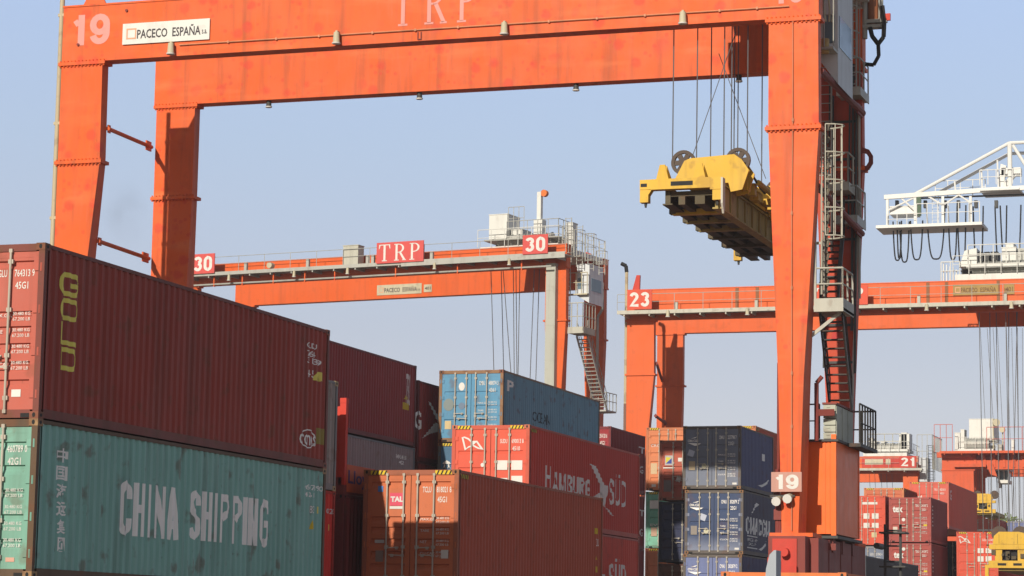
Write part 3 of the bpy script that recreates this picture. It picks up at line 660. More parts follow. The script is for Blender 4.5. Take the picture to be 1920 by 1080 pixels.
# right hand blocks
for k in range(2):
    tx = container(("maroon container with white three letter door mark, upper of the matching pair", "maroon container with white three letter door mark, lower of the matching pair")[k], -23.62, 146.8, 7.55 - 2.64 * k, L=6.058, H=ST, side=(.25, .07, .075), door=(.42, .075, .06), frame=(.40, .08, .07), style='multi', rust=.15, streak=.3,
                   group="matching maroon containers at the right", marks=[(glyphs("tex", .04), -1.0 + .05 * k, -.42 + .05 * k, 1.72, 2.08)] + idmarks(ST, "TEXU", "241387 2", "22G1", .14) , stickers=[(-.38, 1.30 + k * .95, .2, .2, LWHITE, 'o'), (.88, .98, .2, .1, HAZY, 's')] + ([(-.86, .72, .26, .34, (.7, .6, .5), 's')] if k == 0 else []))
    for q in range(6): side_decal(tx, 6.058, sq, LGREY, .55, .75, 2.05 - q * .22, 2.13 - q * .22, "lettering")
rd = container("large salmon red container rising behind the matching maroon pair", -24.35, 158.2, 8.85, H=HC, side=(.66, .155, .11), door=(.72, .13, .09), frame=(.66, .15, .10), style='thin', hazard=True, rust=.08, streak=.15,
               marks=[(glyphs("mol", .04), -.95, -.45, 1.9, 2.05)] + idmarks(HC, "TRLU", "402365 0", "45G1", .14, False))
side_decal(rd, 12.192, glyphs("G", .04), LGREY, .6, 1.3, 1.8, 2.45)
container("dark container end in the gap beside the right hand pennant container", -22.3, 153, 5.3, H=ST, side=(.03, .03, .045), frame=(.03, .03, .04))
HR = container("red container with white pennant emblem beside the yellow spreader, at the right", -20.4, 151.2, 5.46, H=HC, side=(.5, .06, .04), door=(.74, .095, .05), frame=(.70, .10, .05), style='thin', rust=.08, hazard=True,
               marks=idmarks(HC, "SUDU", "613420 8", "4510", .14, False))
frR = Frame((-20.4 - W / 2, 151.2, 0), 0)
spx(HR, frR, 1797, 1005, 1820, 1019, LWHITE, "logo", FLAG, -.004)
for x0, y0, x1, y1 in ((1833, 1028, 1844, 1037), (1848, 1028, 1859, 1037), (1833, 1043, 1844, 1053), (1848, 1043, 1859, 1053)): spx(HR, frR, x0, y0, x1, y1, LWHITE)
container("orange container with striped top edge behind the striped ladder at the right", -26.33, 153.5, 8.2, H=HC, side=(.25, .06, .04), door=(.62, .17, .08), frame=(.66, .24, .10), style='multi', hazard=True, rust=.2)
RD2 = container("bright red container with white placards left of the matching maroon pair", -26.61, 148.7, 7.45, L=6.058, H=HC, side=(.4, .05, .04), door=(.78, .10, .05), frame=(.72, .10, .05), style='thin', rust=.08,
                stickers=[(.3, 2.45, .9, .14, LWHITE, 's'), (.1, 1.7, .35, .32, LWHITE, 's'), (.62, 1.7, .4, .32, LWHITE, 's'), (.1, 1.15, .35, .3, LWHITE, 's'), (.62, 1.15, .4, .3, LWHITE, 's'), (.55, .6, .3, .3, (.7, .6, .35), 's')])
container("blue grey container below the bright red one, behind the ladder", -26.61, 148.7, 4.8, L=6.058, H=ST, side=(.10, .13, .2), door=(.20, .24, .34), frame=(.25, .26, .3), rust=.3, marks=idmarks(ST, "GESU", "317842 4", "22G1", .15, False))
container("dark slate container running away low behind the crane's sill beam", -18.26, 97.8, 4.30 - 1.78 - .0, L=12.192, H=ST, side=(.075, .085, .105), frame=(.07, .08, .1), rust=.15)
q_ = ony(1870, 972, 185)
container("pale red container half hidden behind the large salmon red one", q_.x, 185, q_.z - ST, L=6.058, H=ST, side=(.4, .10, .08), door=(.62, .15, .11), frame=(.6, .2, .12), hazard=True, rust=.1, stickers=[(-.9, 1.4, .2, .5, LWHITE, 's'), (.3, 1.75, 1.2, .12, LWHITE, 's')])
q_ = ony(1874, 977, 190)
container("lavender blue container at the right edge under the tree", q_.x + W, 190, q_.z - ST, L=6.058, H=ST, side=(.12, .14, .28), door=(.18, .22, .45), frame=(.25, .26, .35), hazard=True, rust=.15, marks=idmarks(ST, "CMAU", "108244 1", "22G1", .2, False))
OB = container("orange container roof edge just showing at the bottom beside the grey fin", -9.34, 48.0, .1, H=HC, side=(.62, .17, .045), door=(.74, .17, .04), frame=(.78, .2, .05), cast=(.7, .2, .06), rust=.1)
OB.location.z = 3.09 - HC
# truck with an air deflector
tr = thing("terminal_truck", "truck with grey blue curved air deflector standing up beside the orange container", "truck", (-10.9, 44.0, 0))
cab_ = MB(); cab_.loft([[(-1.2, 0, .9), (1.2, 0, .9), (1.2, 2.0, .9), (-1.2, 2.0, .9)], [(-1.2, .05, 1.7), (1.2, .05, 1.7), (1.2, 2.0, 1.7), (-1.2, 2.0, 1.7)], [(-1.1, .35, 2.7), (1.1, .35, 2.7), (1.1, 2.0, 2.75), (-1.1, 2.0, 2.75)]])
cab_.build("cab", WHITE, tr)
ch_ = MB(); ch_.box(-.45, .45, .3, 3.4, .7, .88); ch_.build("chassis", DGREY, tr)
for sx in (-1, 1):
    for yy in (.8, 3.0):
        wm = MB(); wm.tube((sx * .85, yy, .5), (sx * 1.15, yy, .5), .5, 16); wo = wm.build("wheel", BLACK, tr)
a0 = ony(1424, 1080, 44.0); a1 = ony(1448, 1030, 44.0)
df = MB(); xw = a1.x + 10.9; zt = a1.z; xv = xw - .24
df.loft([[(xw - .24, .4, 2.6), (xw - .02, .4, 2.6), (xw - .02, .8, 2.6), (xw - .24, .8, 2.6)], [(xw - .20, .4, zt - .32), (xw - .02, .4, zt - .32), (xw - .02, .8, zt - .32), (xw - .20, .8, zt - .32)],
         [(xw - .14, .4, zt - .08), (xw - .02, .4, zt - .08), (xw - .02, .8, zt - .08), (xw - .14, .8, zt - .08)], [(xw - .06, .4, zt), (xw - .02, .4, zt), (xw - .02, .8, zt), (xw - .06, .8, zt)]])
df.build("air_deflector", paint("grey_blue_deflector", (.40, .44, .50), rust=0, streak=.2), tr)

# ------------------------------------------------------------------ gantry cranes
def railing(mb, pts, h=1.05, step=1.2, r=.022, m=0):
    for a, b in zip(pts, pts[1:]):
        a = Vector(a); b = Vector(b); L = (b - a).length; n = max(1, round(L / step)); up = Vector((0, 0, h))
        for i in range(n + 1): p = a.lerp(b, i / n); mb.tube(p, p + up, r, 5, m)
        mb.tube(a + up, b + up, r, 5, m); mb.tube(a + up * .52, b + up * .52, r * .8, 5, m)
    return mb
def cage_ladder(mb, x, y, z0, z1, wd=.45, rad=.36, ax=(1, 0), hoops=True, z_cage=None):
    ax = Vector((ax[0], ax[1], 0)); n_ = Vector((-ax.y, ax.x, 0)) * -1; c = Vector((x, y, 0))
    for s in (-1, 1): mb.tube(c + ax * s * wd / 2 + Vector((0, 0, z0)), c + ax * s * wd / 2 + Vector((0, 0, z1)), .03, 5)
    z = z0 + .15
    while z < z1: mb.tube(c - ax * wd / 2 + Vector((0, 0, z)), c + ax * wd / 2 + Vector((0, 0, z)), .018, 4); z += .3
    if hoops:
        zc = z0 + 1.2 if z_cage is None else z_cage; hs = []
        while zc < z1 + .05: hs.append(zc); zc += .85
        ring_ = [c + ax * math.cos(R(t)) * rad + n_ * (math.sin(R(t)) * rad * 1.5 + .05) for t in range(-10, 200, 30)]
        for hz in hs: mb.path([p + Vector((0, 0, hz)) for p in ring_], .024, 5)
        for p in ring_[::2] + [ring_[1], ring_[-2]]: mb.tube(p + Vector((0, 0, hs[0])), p + Vector((0, 0, hs[-1])), .017, 4)
    return mb
def flange(parent, x0, x1, y0, y1, z, mat, bolts=True):
    mb = MB(); mb.box(x0, x1, y0, y1, z - .055, z + .055)
    o = mb.build("flange", mat, parent)
    if bolts:
        mb = MB(); n = max(4, int((x1 - x0) / .13))
        for i in range(n):
            x = x0 + .06 + (x1 - x0 - .12) * i / (n - 1)
            for s in (1, -1): mb.tube((x, y0 + .05, z + s * .055), (x, y0 + .05, z + s * .11), .03, 6)
        mb.build("bolt_row", mat, o)
def leg(root, secs, mat, name="leg"):
    """secs: (z, x0, x1, y0, y1) from the top down"""
    mb = MB(); mb.loft([[(a, c, z), (b, c, z), (b, d, z), (a, d, z)] for z, a, b, c, d in secs]); return mb.build(name, mat, root)
def lamp(root, x, y, z, r=.11, mat=None, dn=True, name="floodlight"):
    mb = MB(); mb.tube((x, y, z), (x, y, z - .34), r * .8, 10, 0, r); mb.tube((x, y, z - .34), (x, y, z - .38), r * 1.25, 10, 1, r * 1.15)
    mb.box(x - .035, x + .035, y - .02, y + .25, z - .02, z + .06, 0)
    return mb.build(name, [mat or CREAM, LWHITE], root)
def wheels(root, span, wb, r=.75):
    for sx in (.9, span - .9):
        for yy in (-.6, .9, wb - .9, wb + .6):
            mb = MB(); mb.tube((sx - .3, yy, r), (sx + .3, yy, r), r, 20, 0); mb.tube((sx - .32, yy, r), (sx + .32, yy, r), r * .5, 14, 1)
            mb.build("wheel", [BLACK, ORANGE2], root)
def portal(root, span, zb, zt, wb, mat, rear_dx=0.0, rr_mat=None, zbR=None, ztR=None, sill=4.6, gd=.6, lw=1.55, bolts=False, right_taper=True, side_mat=None):
    zbR = zb if zbR is None else zbR; ztR = zt if ztR is None else ztR
    mb = MB(); mb.box(0, span, 0, gd, zb, zt); mb.box(-.02, span + .02, -.03, gd + .03, zt - .04, zt + .02); mb.build("front_girder", mat, root)
    mb = MB(); mb.box(-.1, span + rear_dx, wb, wb + gd, zbR, ztR); mb.box(-.12, span + rear_dx + .02, wb - .03, wb + gd + .03, ztR - .04, ztR + .02); mb.build("rear_girder", mat, root)
    W_ = [(0, lw - .03), (3.3, lw), (6.2, lw - .28), (8.3, lw - .5), (10.8, lw - .77), (15.3, lw - 1.05)]
    Dp = [.42, .42, .55, .72, 1.0, 1.1]
    for rear in (0, 1):
        z_top = zbR if rear else zb; y0 = wb if rear else 0
        WL = [(d, lw - .03 - (0 if d < 4 else (d - 3.3) * .03)) for d, _ in W_] if rear else W_
        secsL = [(sill if d > 15 else max(sill, z_top - .11 - d), 0, ww, y0 + (.02 if i else .005), y0 + dd + .02) for i, ((d, ww), dd) in enumerate(zip(WL, Dp))]
        L_ = leg(root, secsL, mat)
        secsR = []; span_ = span + (rear_dx if rear else 0)
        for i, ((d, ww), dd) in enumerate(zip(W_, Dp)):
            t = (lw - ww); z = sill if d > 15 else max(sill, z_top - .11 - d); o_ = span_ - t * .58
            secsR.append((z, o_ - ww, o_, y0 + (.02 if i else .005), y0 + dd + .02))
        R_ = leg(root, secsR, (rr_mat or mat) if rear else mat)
        for o, x0, x1 in ((L_, 0, lw), (R_, span_ - lw, span_)):
            flange(o, x0 - .09, x1 + .09, y0 - .07, y0 + .5, z_top - .055, mat, bolts)
            flange(o, x0 - .09, x1 + .09, y0 - .07, y0 + .52, z_top - 3.4, mat, bolts)
    for x0 in (.2, span - 1.35):
        mb = MB(); mb.box(x0, x0 + 1.1, -.7, wb + 1.6, 1.9, sill - .12); mb.build("sill_beam", side_mat or MAROONP, root)
        mb = MB(); mb.box(x0 - .1, x0 + 1.2, -.1, 1.2, sill - .12, sill); mb.build("leg_base", mat, root)
        mb = MB(); mb.box(x0 - .1, x0 + 1.2, wb - .1, wb + 1.2, sill - .12, sill); mb.build("leg_base", mat, root)
    wheels(root, span, wb)
def brace(root, p, q, r, mat):
    mb = MB(); p = Vector(p); q = Vector(q); mb.tube(p, q, r, 8); d = (q - p).normalized()
    mb.bar(q - d * .9, q - d * .1, .05, .34); mb.bar(p + d * .05, p + d * .35, .05, .26); return mb.build("brace", mat, root)
def rope(root, p, q, r=.022, name="hoist_rope"):
    mb = MB(); mb.tube(p, q, r, 5, 0, None, False); return mb.build(name, ROPE, root)
def machinery(root, x0, x1, y0, z0, seed=1, ln=3.5, cabin=True, cabin_px=None, mat=WHITE, drum_r=.42):
    """open trolley machinery: frame, rope drum, motors, gearboxes, cabinet"""
    rnd = random.Random(seed); Lx = x1 - x0
    tr_ = MB(); tr_.box(x0, x1, y0, y0 + .3, z0, z0 + .35); tr_.box(x0, x1, y0 + ln - .3, y0 + ln, z0, z0 + .35)
    tr_.box(x0, x0 + .3, y0 + .3, y0 + ln - .3, z0 + .02, z0 + .3); tr_.box(x1 - .3, x1, y0 + .3, y0 + ln - .3, z0 + .02, z0 + .3)
    tr_.box(x0 + .3, x1 - .3, y0 + .32, y0 + ln - .32, z0 + .05, z0 + .12)
    t = tr_.build("trolley", mat, root)
    mb = MB(); mb.tube((x0 + Lx * .18, y0 + .9, z0 + .82), (x0 + Lx * .85, y0 + .9, z0 + .82), drum_r, 16)
    for i in range(9): xx = x0 + Lx * (.18 + .67 * i / 8); mb.tube((xx - .03, y0 + .9, z0 + .82), (xx + .03, y0 + .9, z0 + .82), drum_r + .05, 16)
    mb.build("rope_drum", GALV, t)
    x = x0 + .15
    k = 0
    while x < x1 - .5:
        w_ = rnd.uniform(.35, .8); h_ = rnd.uniform(.45, 1.15); yy = y0 + rnd.choice((1.6, 2.0, 2.4))
        mb = MB()
        if k % 3 == 1: mb.tube((x, yy, z0 + .35 + h_ * .5), (x + w_, yy, z0 + .35 + h_ * .5), h_ * .4, 12); mb.box(x + .05, x + w_ - .05, yy - .25, yy + .25, z0 + .12, z0 + .5)
        else: mb.box(x, x + w_, yy, yy + .7, z0 + .12, z0 + .35 + h_); mb.box(x - .04, x + w_ + .04, yy - .04, yy + .1, z0 + .3 + h_ * .4, z0 + .38 + h_ * .4)
        mb.build("motor", mat if k % 4 else DGREY, t); x += w_ + rnd.uniform(.05, .25); k += 1
    mb = MB(); railing(mb, [(x0 - .1, y0 - .1, z0 + .35), (x1 + .1, y0 - .1, z0 + .35), (x1 + .1, y0 + ln, z0 + .35)], 1.1, .9, .024); mb.build("railing", mat, t)
    return t
def cabinet(root, x0, x1, y0, y1, z0, z1, mat=WHITE, name="machinery_house"):
    mb = MB(); mb.box(x0, x1, y0, y1, z0, z1); mb.box(x0 - .03, x1 + .03, y0 - .03, y1 + .03, z1, z1 + .05)
    n = max(2, int((x1 - x0) / .8))
    for i in range(1, n): xx = x0 + (x1 - x0) * i / n; mb.box(xx - .012, xx + .012, y0 - .008, y0 - .001, z0 + .05, z1 - .05)
    return mb.build(name, mat, root)
def stairs(root, p, q, wd, mat, name="stairs", rail=True):
    """p top, q bottom: inner edge points; width along +x"""
    mb = MB(); p = Vector(p); q = Vector(q); n = max(4, int(abs(p.z - q.z) / .23)); wv = Vector((wd, 0, 0))
    mb.bar(p, q, .05, .22); mb.bar(p + wv, q + wv, .05, .22)
    for i in range(1, n): c = p.lerp(q, i / n); mb.box(c.x + .03, c.x + wd - .03, c.y - .12, c.y + .12, c.z - .02, c.z + .02)
    o = mb.build(name, mat, root)
    if rail:
        mb = MB(); up = Vector((0, 0, .95))
        for s in (0, 1):
            mb.tube(p + wv * s + up, q + wv * s + up, .024, 5); mb.tube(p + wv * s + up * .5, q + wv * s + up * .5, .02, 5)
            for i in range(0, 5): c = p.lerp(q, i / 4) + wv * s; mb.tube(c, c + up, .022, 5)
        mb.build("handrail", mat, o)
    return o
def sign(root, fr, px, dy, text, plate_mat, txt_mat, serif_=False, bold=.05, inset=.10, name="number_sign", thick=.06):
    xl, yt, xr, yb = px; a = fr.at(xl, (yt + yb) / 2, dy); b = fr.at(xr, (yt + yb) / 2, dy)
    zt = fr.at((xl + xr) / 2, yt, dy)[1]; zb = fr.at((xl + xr) / 2, yb, dy)[1]
    mb = MB(); mb.box(a[0], b[0], dy, dy + thick, zb, zt); p = mb.build(name, plate_mat, root)
    h = zt - zb; w_ = b[0] - a[0]
    gl = serif_word(text) if serif_ else block(text, .2, .6, .12)
    t = MB(); decal(t, gl, a[0] + w_ * inset, b[0] - w_ * inset, zb + h * (.13 if not serif_ else .10), zt - h * (.13 if not serif_ else .10), dy - .006)
    t.build("lettering", txt_mat, p); return p
def maker_plate(root, fr, px, dy, mat, txt="PACECO  ESPAÑA", extra="s.a.", txtmat=LDARK):
    xl, yt, xr, yb = px; a = fr.at(xl, yb, dy); b = fr.at(xr, yt, dy); xm = (xl + xr) / 2
    zt = fr.at(xm, yt, dy)[1]; zb = fr.at(xm, yb, dy)[1]; h = zt - zb; w_ = b[0] - a[0]
    mb = MB(); mb.box(a[0], b[0], dy - .03, dy - .002, zb, zt); p = mb.build("maker_plate", mat, root)
    t = MB(); decal(t, glyphs(txt, .018), a[0] + w_ * .17, a[0] + w_ * (.90 if extra else .95), zb + h * .24, zt - h * .22, dy - .036)
    if extra: decal(t, glyphs(extra, .01), a[0] + w_ * .915, a[0] + w_ * .975, zb + h * .28, zb + h * .48, dy - .036)
    t.build("lettering", txtmat, p)
    t = MB(); x0 = a[0] + w_ * .045; s_ = h * .52; z0 = zb + h * .24
    for q in ((x0, x0 + s_, z0 + s_ - .05, z0 + s_), (x0, x0 + s_, z0, z0 + .05), (x0, x0 + .05, z0 + .052, z0 + s_ - .052), (x0 + s_ - .05, x0 + s_, z0 + .052, z0 + s_ - .052)): t.add([(q[0], dy - .036, q[2]), (q[1], dy - .036, q[2]), (q[1], dy - .036, q[3]), (q[0], dy - .036, q[3])], [(0, 1, 2, 3)])
    t.build("logo", flat("peach_logo", (.80, .42, .26)), p); return p
def deck(root, x0, x1, y0, y1, z, mat, rail=True, beams=True, name="walkway", step=2.2):
    mb = MB(); mb.box(x0, x1, y0, y1, z - .06, z); mb.box(x0, x1, y0 - .03, y0, z - .13, z + .10)
    if beams:
        x = x0 + .4
        while x < x1: mb.box(x, x + .08, y0 + .02, y1 - .01, z - .26, z - .062); x += 1.6
    o = mb.build(name, mat, root)
    if rail: mb = MB(); railing(mb, [(x0, y0 + .03, z + .1), (x1, y0 + .03, z + .1)], 1.0, step, .02); mb.build("railing", GALV, o)
    return o

# ---- the near crane: number 19
A19 = Frame((-40.88, 74.0, 0), 0)
c19 = thing("gantry_crane", "huge orange gantry crane numbered 19 spanning the whole picture", "crane", A19.o, 0)
S19 = 25.66; ZB, ZT, WB = 20.53, 22.46, 7.1
portal(c19, S19, ZB, ZT, WB, ORANGE, bolts=True, sill=4.95, lw=1.55, rr_mat=paint("shaded_orange_paint", (.60, .07, .025), rust=.2, streak=.4, spots=.5))  # rear right leg: darker orange with its shade put into the colour
X19 = lambda x, y, dy=0: A19.at(x, y, dy)
# lettering
decal_front(c19, block("19", .20, .62, .14), LPINK, A19, (133, 27, 206, 84), -.004)
mb = MB(); zt_ = X19(815, -48, 0)[1]; zb_ = X19(815, 45, 0)[1]
decal(mb, serif_word("TRP", gap=.42), X19(736, 20)[0], X19(898, 20)[0], zb_, ZT - .06, -.012); mb.build("lettering", LPINK, c19)
decal_front(c19, block("19", .20, .62, .14), LPINK, A19, (1449, -50, 1508, 6), -.004)
maker_plate(c19, A19, (230, 40, 394, 79), -.035, WHITE)
# conduit and floodlights on the front girder
mb = MB(); zc = X19(635, 66)[1]
mb.path([(X19(x, 60)[0], -.05, zc) for x in (338, 620, 655, 940, 965, 1270, 1295, 1480)], .022, 5)
for x in (430, 520, 600, 700, 780, 860, 1030, 1120, 1210, 1350, 1420): p = X19(x, 50)[0]; mb.box(p - .03, p + .03, -.08, .0, zc - .04, zc + .04)
mb.build("conduit", paint("salmon_conduit", (.72, .30, .16), rust=.2), c19)
for x, y in ((325, 86), (635, 66), (949, 48), (1283, 28)):
    a = X19(x, y); lamp(c19, a[0], -.18, a[1] + .05, .12)
for x, y in ((500, 186), (783, 170), (1077, 155), (1383, 140)):
    a = X19(x, y, WB); lamp(c19, a[0], WB + .2, ZB + .14, .10, DGREY)
# small bolts, bracket and lug details on the girder
mb = MB(); a = X19(787, 66)
mb.box(a[0] - .07, a[0] - .04, -.04, 0, a[1] - .15, a[1] + .1); mb.box(a[0] + .04, a[0] + .07, -.04, 0, a[1] - .15, a[1] + .1); mb.box(a[0] - .04, a[0] + .04, -.04, 0, a[1] - .15, a[1] - .12)
for x, y in ((238, 20), (147, 84)): q = X19(x, y); mb.tube((q[0], -.05, q[1]), (q[0], 0, q[1]), .05, 8)
mb.build("bracket", MAROONP, c19)
mb = MB(); q = X19(172, 10); mb.prism([(q[0] - .45, ZT + .02), (q[0] + .45, ZT + .02), (q[0] + .12, ZT + .62), (q[0] - .12, ZT + .62)], lambda u, v, d: (u, .2 + d, v), .06); mb.build("lifting_lug", ORANGE, c19)
# pipe standing beside the left leg
mb = MB(); q = X19(112, 120)[0]; px_ = -.13
mb.tube((px_, .12, .6), (px_, .12, 23.25), .085, 10)
for z in (8, 12, 15.3, 18.5, 22.2): mb.box(px_ - .11, px_ + .3, .05, .16, z - .05, z + .05)
mb.build("standpipe", BEIGEPIPE, c19)
# braces between front and rear legs
def P19(x, y, dy): q = X19(x, y, dy); return (q[0], dy, q[1])
brace(c19, P19(202, 241, .45), P19(284, 276, WB), .075, ORANGE2); brace(c19, P19(184, 452, .55), P19(279, 485, WB), .075, ORANGE2)
brace(c19, (S19 - .05, .5, X19(1540, 132, .5)[1]), (S19 + .03, WB - .1, X19(1608, 214, WB)[1]), .11, MAROONP)
brace(c19, (S19 - .15, .5, X19(1562, 400, 2)[1] + .6), (S19 + .0, WB - .1, X19(1600, 440, WB)[1]), .10, MAROONP)
# conduit down the right leg
mb = MB(); pts = []
for y in (38, 225, 400, 540, 700, 800, 900, 995):
    q = X19(1484 + (1 if y > 300 else 3), y); pts.append((q[0], -.03, q[1]))
mb.path(pts, .018, 5)
for a, b in zip(pts, pts[1:]): mb.box(a[0] - .03, a[0] + .03, -.05, 0.01, a[2] - .05, a[2] + .05)
mb.build("conduit", paint("orange_conduit", (.55, .22, .12), rust=.3), c19)
mb = MB(); q0 = X19(1453, 680, .4); q1 = X19(1455, 1000, .4); mb.tube((q0[0] + .1, .45, q1[1]), (q0[0] + .1, .45, q0[1]), .045, 8); mb.build("exhaust_pipe", MAROONP, c19)
# trolley on top, its cab hanging at the right
tx0, tx1 = X19(1285, 0)[0], X19(1548, 0)[0]
mh = machinery(c19, tx0, tx1, -.3, ZT + .25, 5, WB + 1.2)
cabinet(mh, tx0 + 1.0, tx0 + 3.6, 2.4, 5.2, ZT + .7, ZT + 2.6)
cbx0, cbx1 = X19(1538, 60, 2.2)[0], X19(1571, 60, 2.2)[0]; zc0 = X19(1556, 158, 2.2)[1]
mb = MB(); cw = cbx1 - cbx0
mb.loft([[(cbx0, 2.2, zc0 + .75), (cbx1, 2.2, zc0), (cbx1, 4.6, zc0), (cbx0, 4.6, zc0 + .75)], [(cbx0, 2.2, ZT + .5), (cbx1, 2.2, ZT + .5), (cbx1, 4.6, ZT + .5), (cbx0, 4.6, ZT + .5)]])
cab19 = mb.build("operator_cab", CABGREY, c19)
mb = MB(); mb.box(cbx0 + .1, cbx1 - .1, 2.18, 2.199, zc0 + 1.3, zc0 + 2.2); mb.box(cbx1 + .001, cbx1 + .02, 2.4, 4.3, zc0 + 1.2, zc0 + 2.2); mb.build("window", GLASS, cab19)
mb = MB(); railing(mb, [(cbx0 - .02, 1.5, zc0 + 1.05), (cbx1, 1.5, zc0 + 1.05)], 1.9, .3, .02, 0); mb.box(cbx0 - .05, cbx1, 1.45, 2.19, zc0 + .95, zc0 + 1.02); mb.build("platform", GALV, cab19)
mb = MB(); q = X19(1547, 85, 1.7); mb.tube((q[0], 1.7, q[1] - .25), (q[0], 1.7, q[1] + .2), .13, 10); mb.build("work_lamp", paint("amber_lamp_body", (.62, .42, .15), rust=.3), cab19)
mb = MB()
for i, xx in enumerate((1545, 1553, 1560)):
    pth = [(X19(xx + math.sin(k * 1.3 + i) * 3, 0, 1.6)[0], 1.55 + .05 * i, ZT + .8 - k * .42) for k in range(7)]
    mb.path(pth, .045 - .01 * i, 6)
mb.build("cable", CREAM, cab19)
# machine house of the trolley, above the frame: it throws the shade on the rear girder
hx0, hx1 = X19(1262, 0)[0], X19(1520, 0)[0]
mb = MB(); mb.box(hx0, hx1, -.1, 2.2, ZT + .75, ZT + 3.4); mb.box(hx0 - .5, hx0 - .001, .1, 1.2, ZT + .9, ZT + 1.7); mb.box(hx0 - .35, hx0 - .001, .3, 1.6, ZT + 2.3, ZT + 2.9); mb.build("machinery_house", WHITE, mh)
# second flight of stairs and cable runs on the rear leg
stairs(c19, (X19(1583, 425, WB - 1.0)[0] - .55, WB - 1.0, X19(1583, 425, WB - 1.0)[1]), (X19(1556, 560, 3.0)[0] - .3, 3.0, X19(1556, 572, 3.0)[1]), .55, paint("sooty_stair_steel", (.05, .045, .04), rust=.3))
mb = MB()
for k, (xp, ya, yb, r_) in enumerate(((1556, 140, 420, .03), (1562, 180, 470, .045), (1594, 190, 430, .035), (1600, 120, 620, .05), (1606, 200, 700, .04), (1548, 420, 690, .04))):
    a = X19(xp, ya, WB - .1); b = X19(xp - 3, yb, WB - .1); mb.tube((b[0], WB - .1 - .02 * (k % 3), b[1]), (a[0], WB - .1 - .02 * (k % 3), a[1]), r_, 6)
for yy in (150, 230, 300, 380, 450, 520, 610, 680): a = X19(1546, yy, WB - .06); mb.box(a[0], X19(1604, yy, WB - .06)[0], WB - .07, WB - .03, a[1] - .04, a[1] + .04)
mb.build("cable_run", DGREY, c19)
mb = MB(); 
for xp, yt2, r_ in ((1457, 880, .06), (1462, 940, .05)): a = X19(xp, yt2, .1); mb.tube((a[0], .12, 4.9), (a[0], .12, a[1]), r_, 8)
mb.box(X19(1452, 960, .1)[0], X19(1466, 960, .1)[0], .0, .3, X19(1452, 975, .1)[1], X19(1452, 955, .1)[1]); mb.build("cable_run", MAROONP, c19)
# caged ladder down the right leg
mb = MB(); a = X19(1545, 340, .9); lz1 = X19(1545, 238, .9)[1]; lz0 = X19(1545, 555, .9)[1]
cage_ladder(mb, a[0] + .0, .75, lz0, lz1, .42, .40, (0, 1), True, X19(1545, 446, .9)[1])
for yy in (252, 350, 455): zz = X19(1535, yy, .6)[1]; mb.box(S19 - .35, a[0], .66, .72, zz - .04, zz + .04)
mb.build("caged_ladder", paint("worn_pale_steel", (.52, .50, .42), rust=.35, streak=.4), c19)
mb = MB(); x_ = a[0] + .05
for k in range(26): z_ = lz0 + .1 + k * (lz1 - lz0) / 26; mb.tube((x_, 1.0, z_), (x_ + (.05 if k % 2 else -.05), 1.06, z_ + .2), .06, 6)
mb.build("cable_chain", paint("grimy_cable", (.22, .19, .14), rust=.4), c19)
# platform and stairs
pz = X19(1550, 578, .6)[1]; pa = X19(1527, 540, .5)[0]; pb = X19(1582, 540, .5)[0]
GW = paint("pale_platform_steel", (.56, .55, .48), rust=.25, streak=.35)
mb = MB(); mb.box(pa, pb, .45, 2.1, pz - .08, pz); mb.box(pa, pb, .42, .45, pz - .12, pz + .28); mb.box(pb - .03, pb, .45, 2.1, pz - .11, pz + .28)
pl19 = mb.build("platform", GW, c19)
mb = MB(); railing(mb, [(pa + .03, .47, pz + .2), (pb - .03, .47, pz + .2), (pb - .03, 2.05, pz + .2)], 1.0, .85, .03); mb.box(pa, pa + .07, .43, .5, pz, pz + 2.0); mb.build("railing", GW, pl19)
mb = MB(); mb.bar((pb - .15, .8, pz - .1), (S19 - .45, .8, pz - .85), .06, .1); mb.build("strut", GW, c19)
SB = paint("sooty_stair_steel", (.05, .045, .04), rust=.3)
stairs(c19, (X19(1536, 592, .9)[0], 1.0, pz - .1), (X19(1553, 765, 3.6)[0], 3.9, X19(1570, 765, 3.6)[1]), .68, SB)
# upper platforms on the rear leg
for (xa, xb, yt_, yb_, dy, mt) in ((1568, 1612, 160, 178, WB - .9, GALV), (1548, 1590, 341, 356, WB - 1.2, GW), (1565, 1606, 398, 418, WB - .9, GALV)):
    u0 = X19(xa, yb_, dy)[0]; u1 = X19(xb, yb_, dy)[0]; zz = X19(xa, yb_, dy)[1]
    mb = MB(); mb.box(u0, u1, dy, WB + .6, zz, zz + .06); mb.box(u0, u1, dy - .03, dy, zz - .04, zz + .24); mb.box(u1, u1 + .03, dy, WB + .6, zz - .04, zz + .24)
    p_ = mb.build("platform", mt, c19)
    mb = MB(); railing(mb, [(u0, dy, zz + .2), (u1, dy, zz + .2), (u1, WB + .6, zz + .2)], 1.0, .8, .028); mb.build("railing", mt, p_)
mb = MB(); q = X19(1589, 60, WB - .5); cage_ladder(mb, q[0], WB - .28, X19(1589, 170, WB)[1], 23.8, .5, .36, (1, 0), True, X19(1589, 115, WB)[1]); mb.build("caged_ladder", GALV, c19)
mb = MB(); q = X19(1547, 200, WB - .3); cage_ladder(mb, q[0], WB - .28, X19(1547, 340, WB)[1], X19(1547, 130, WB)[1], .42, .3, (1, 0), False); mb.build("ladder", GALV, c19)
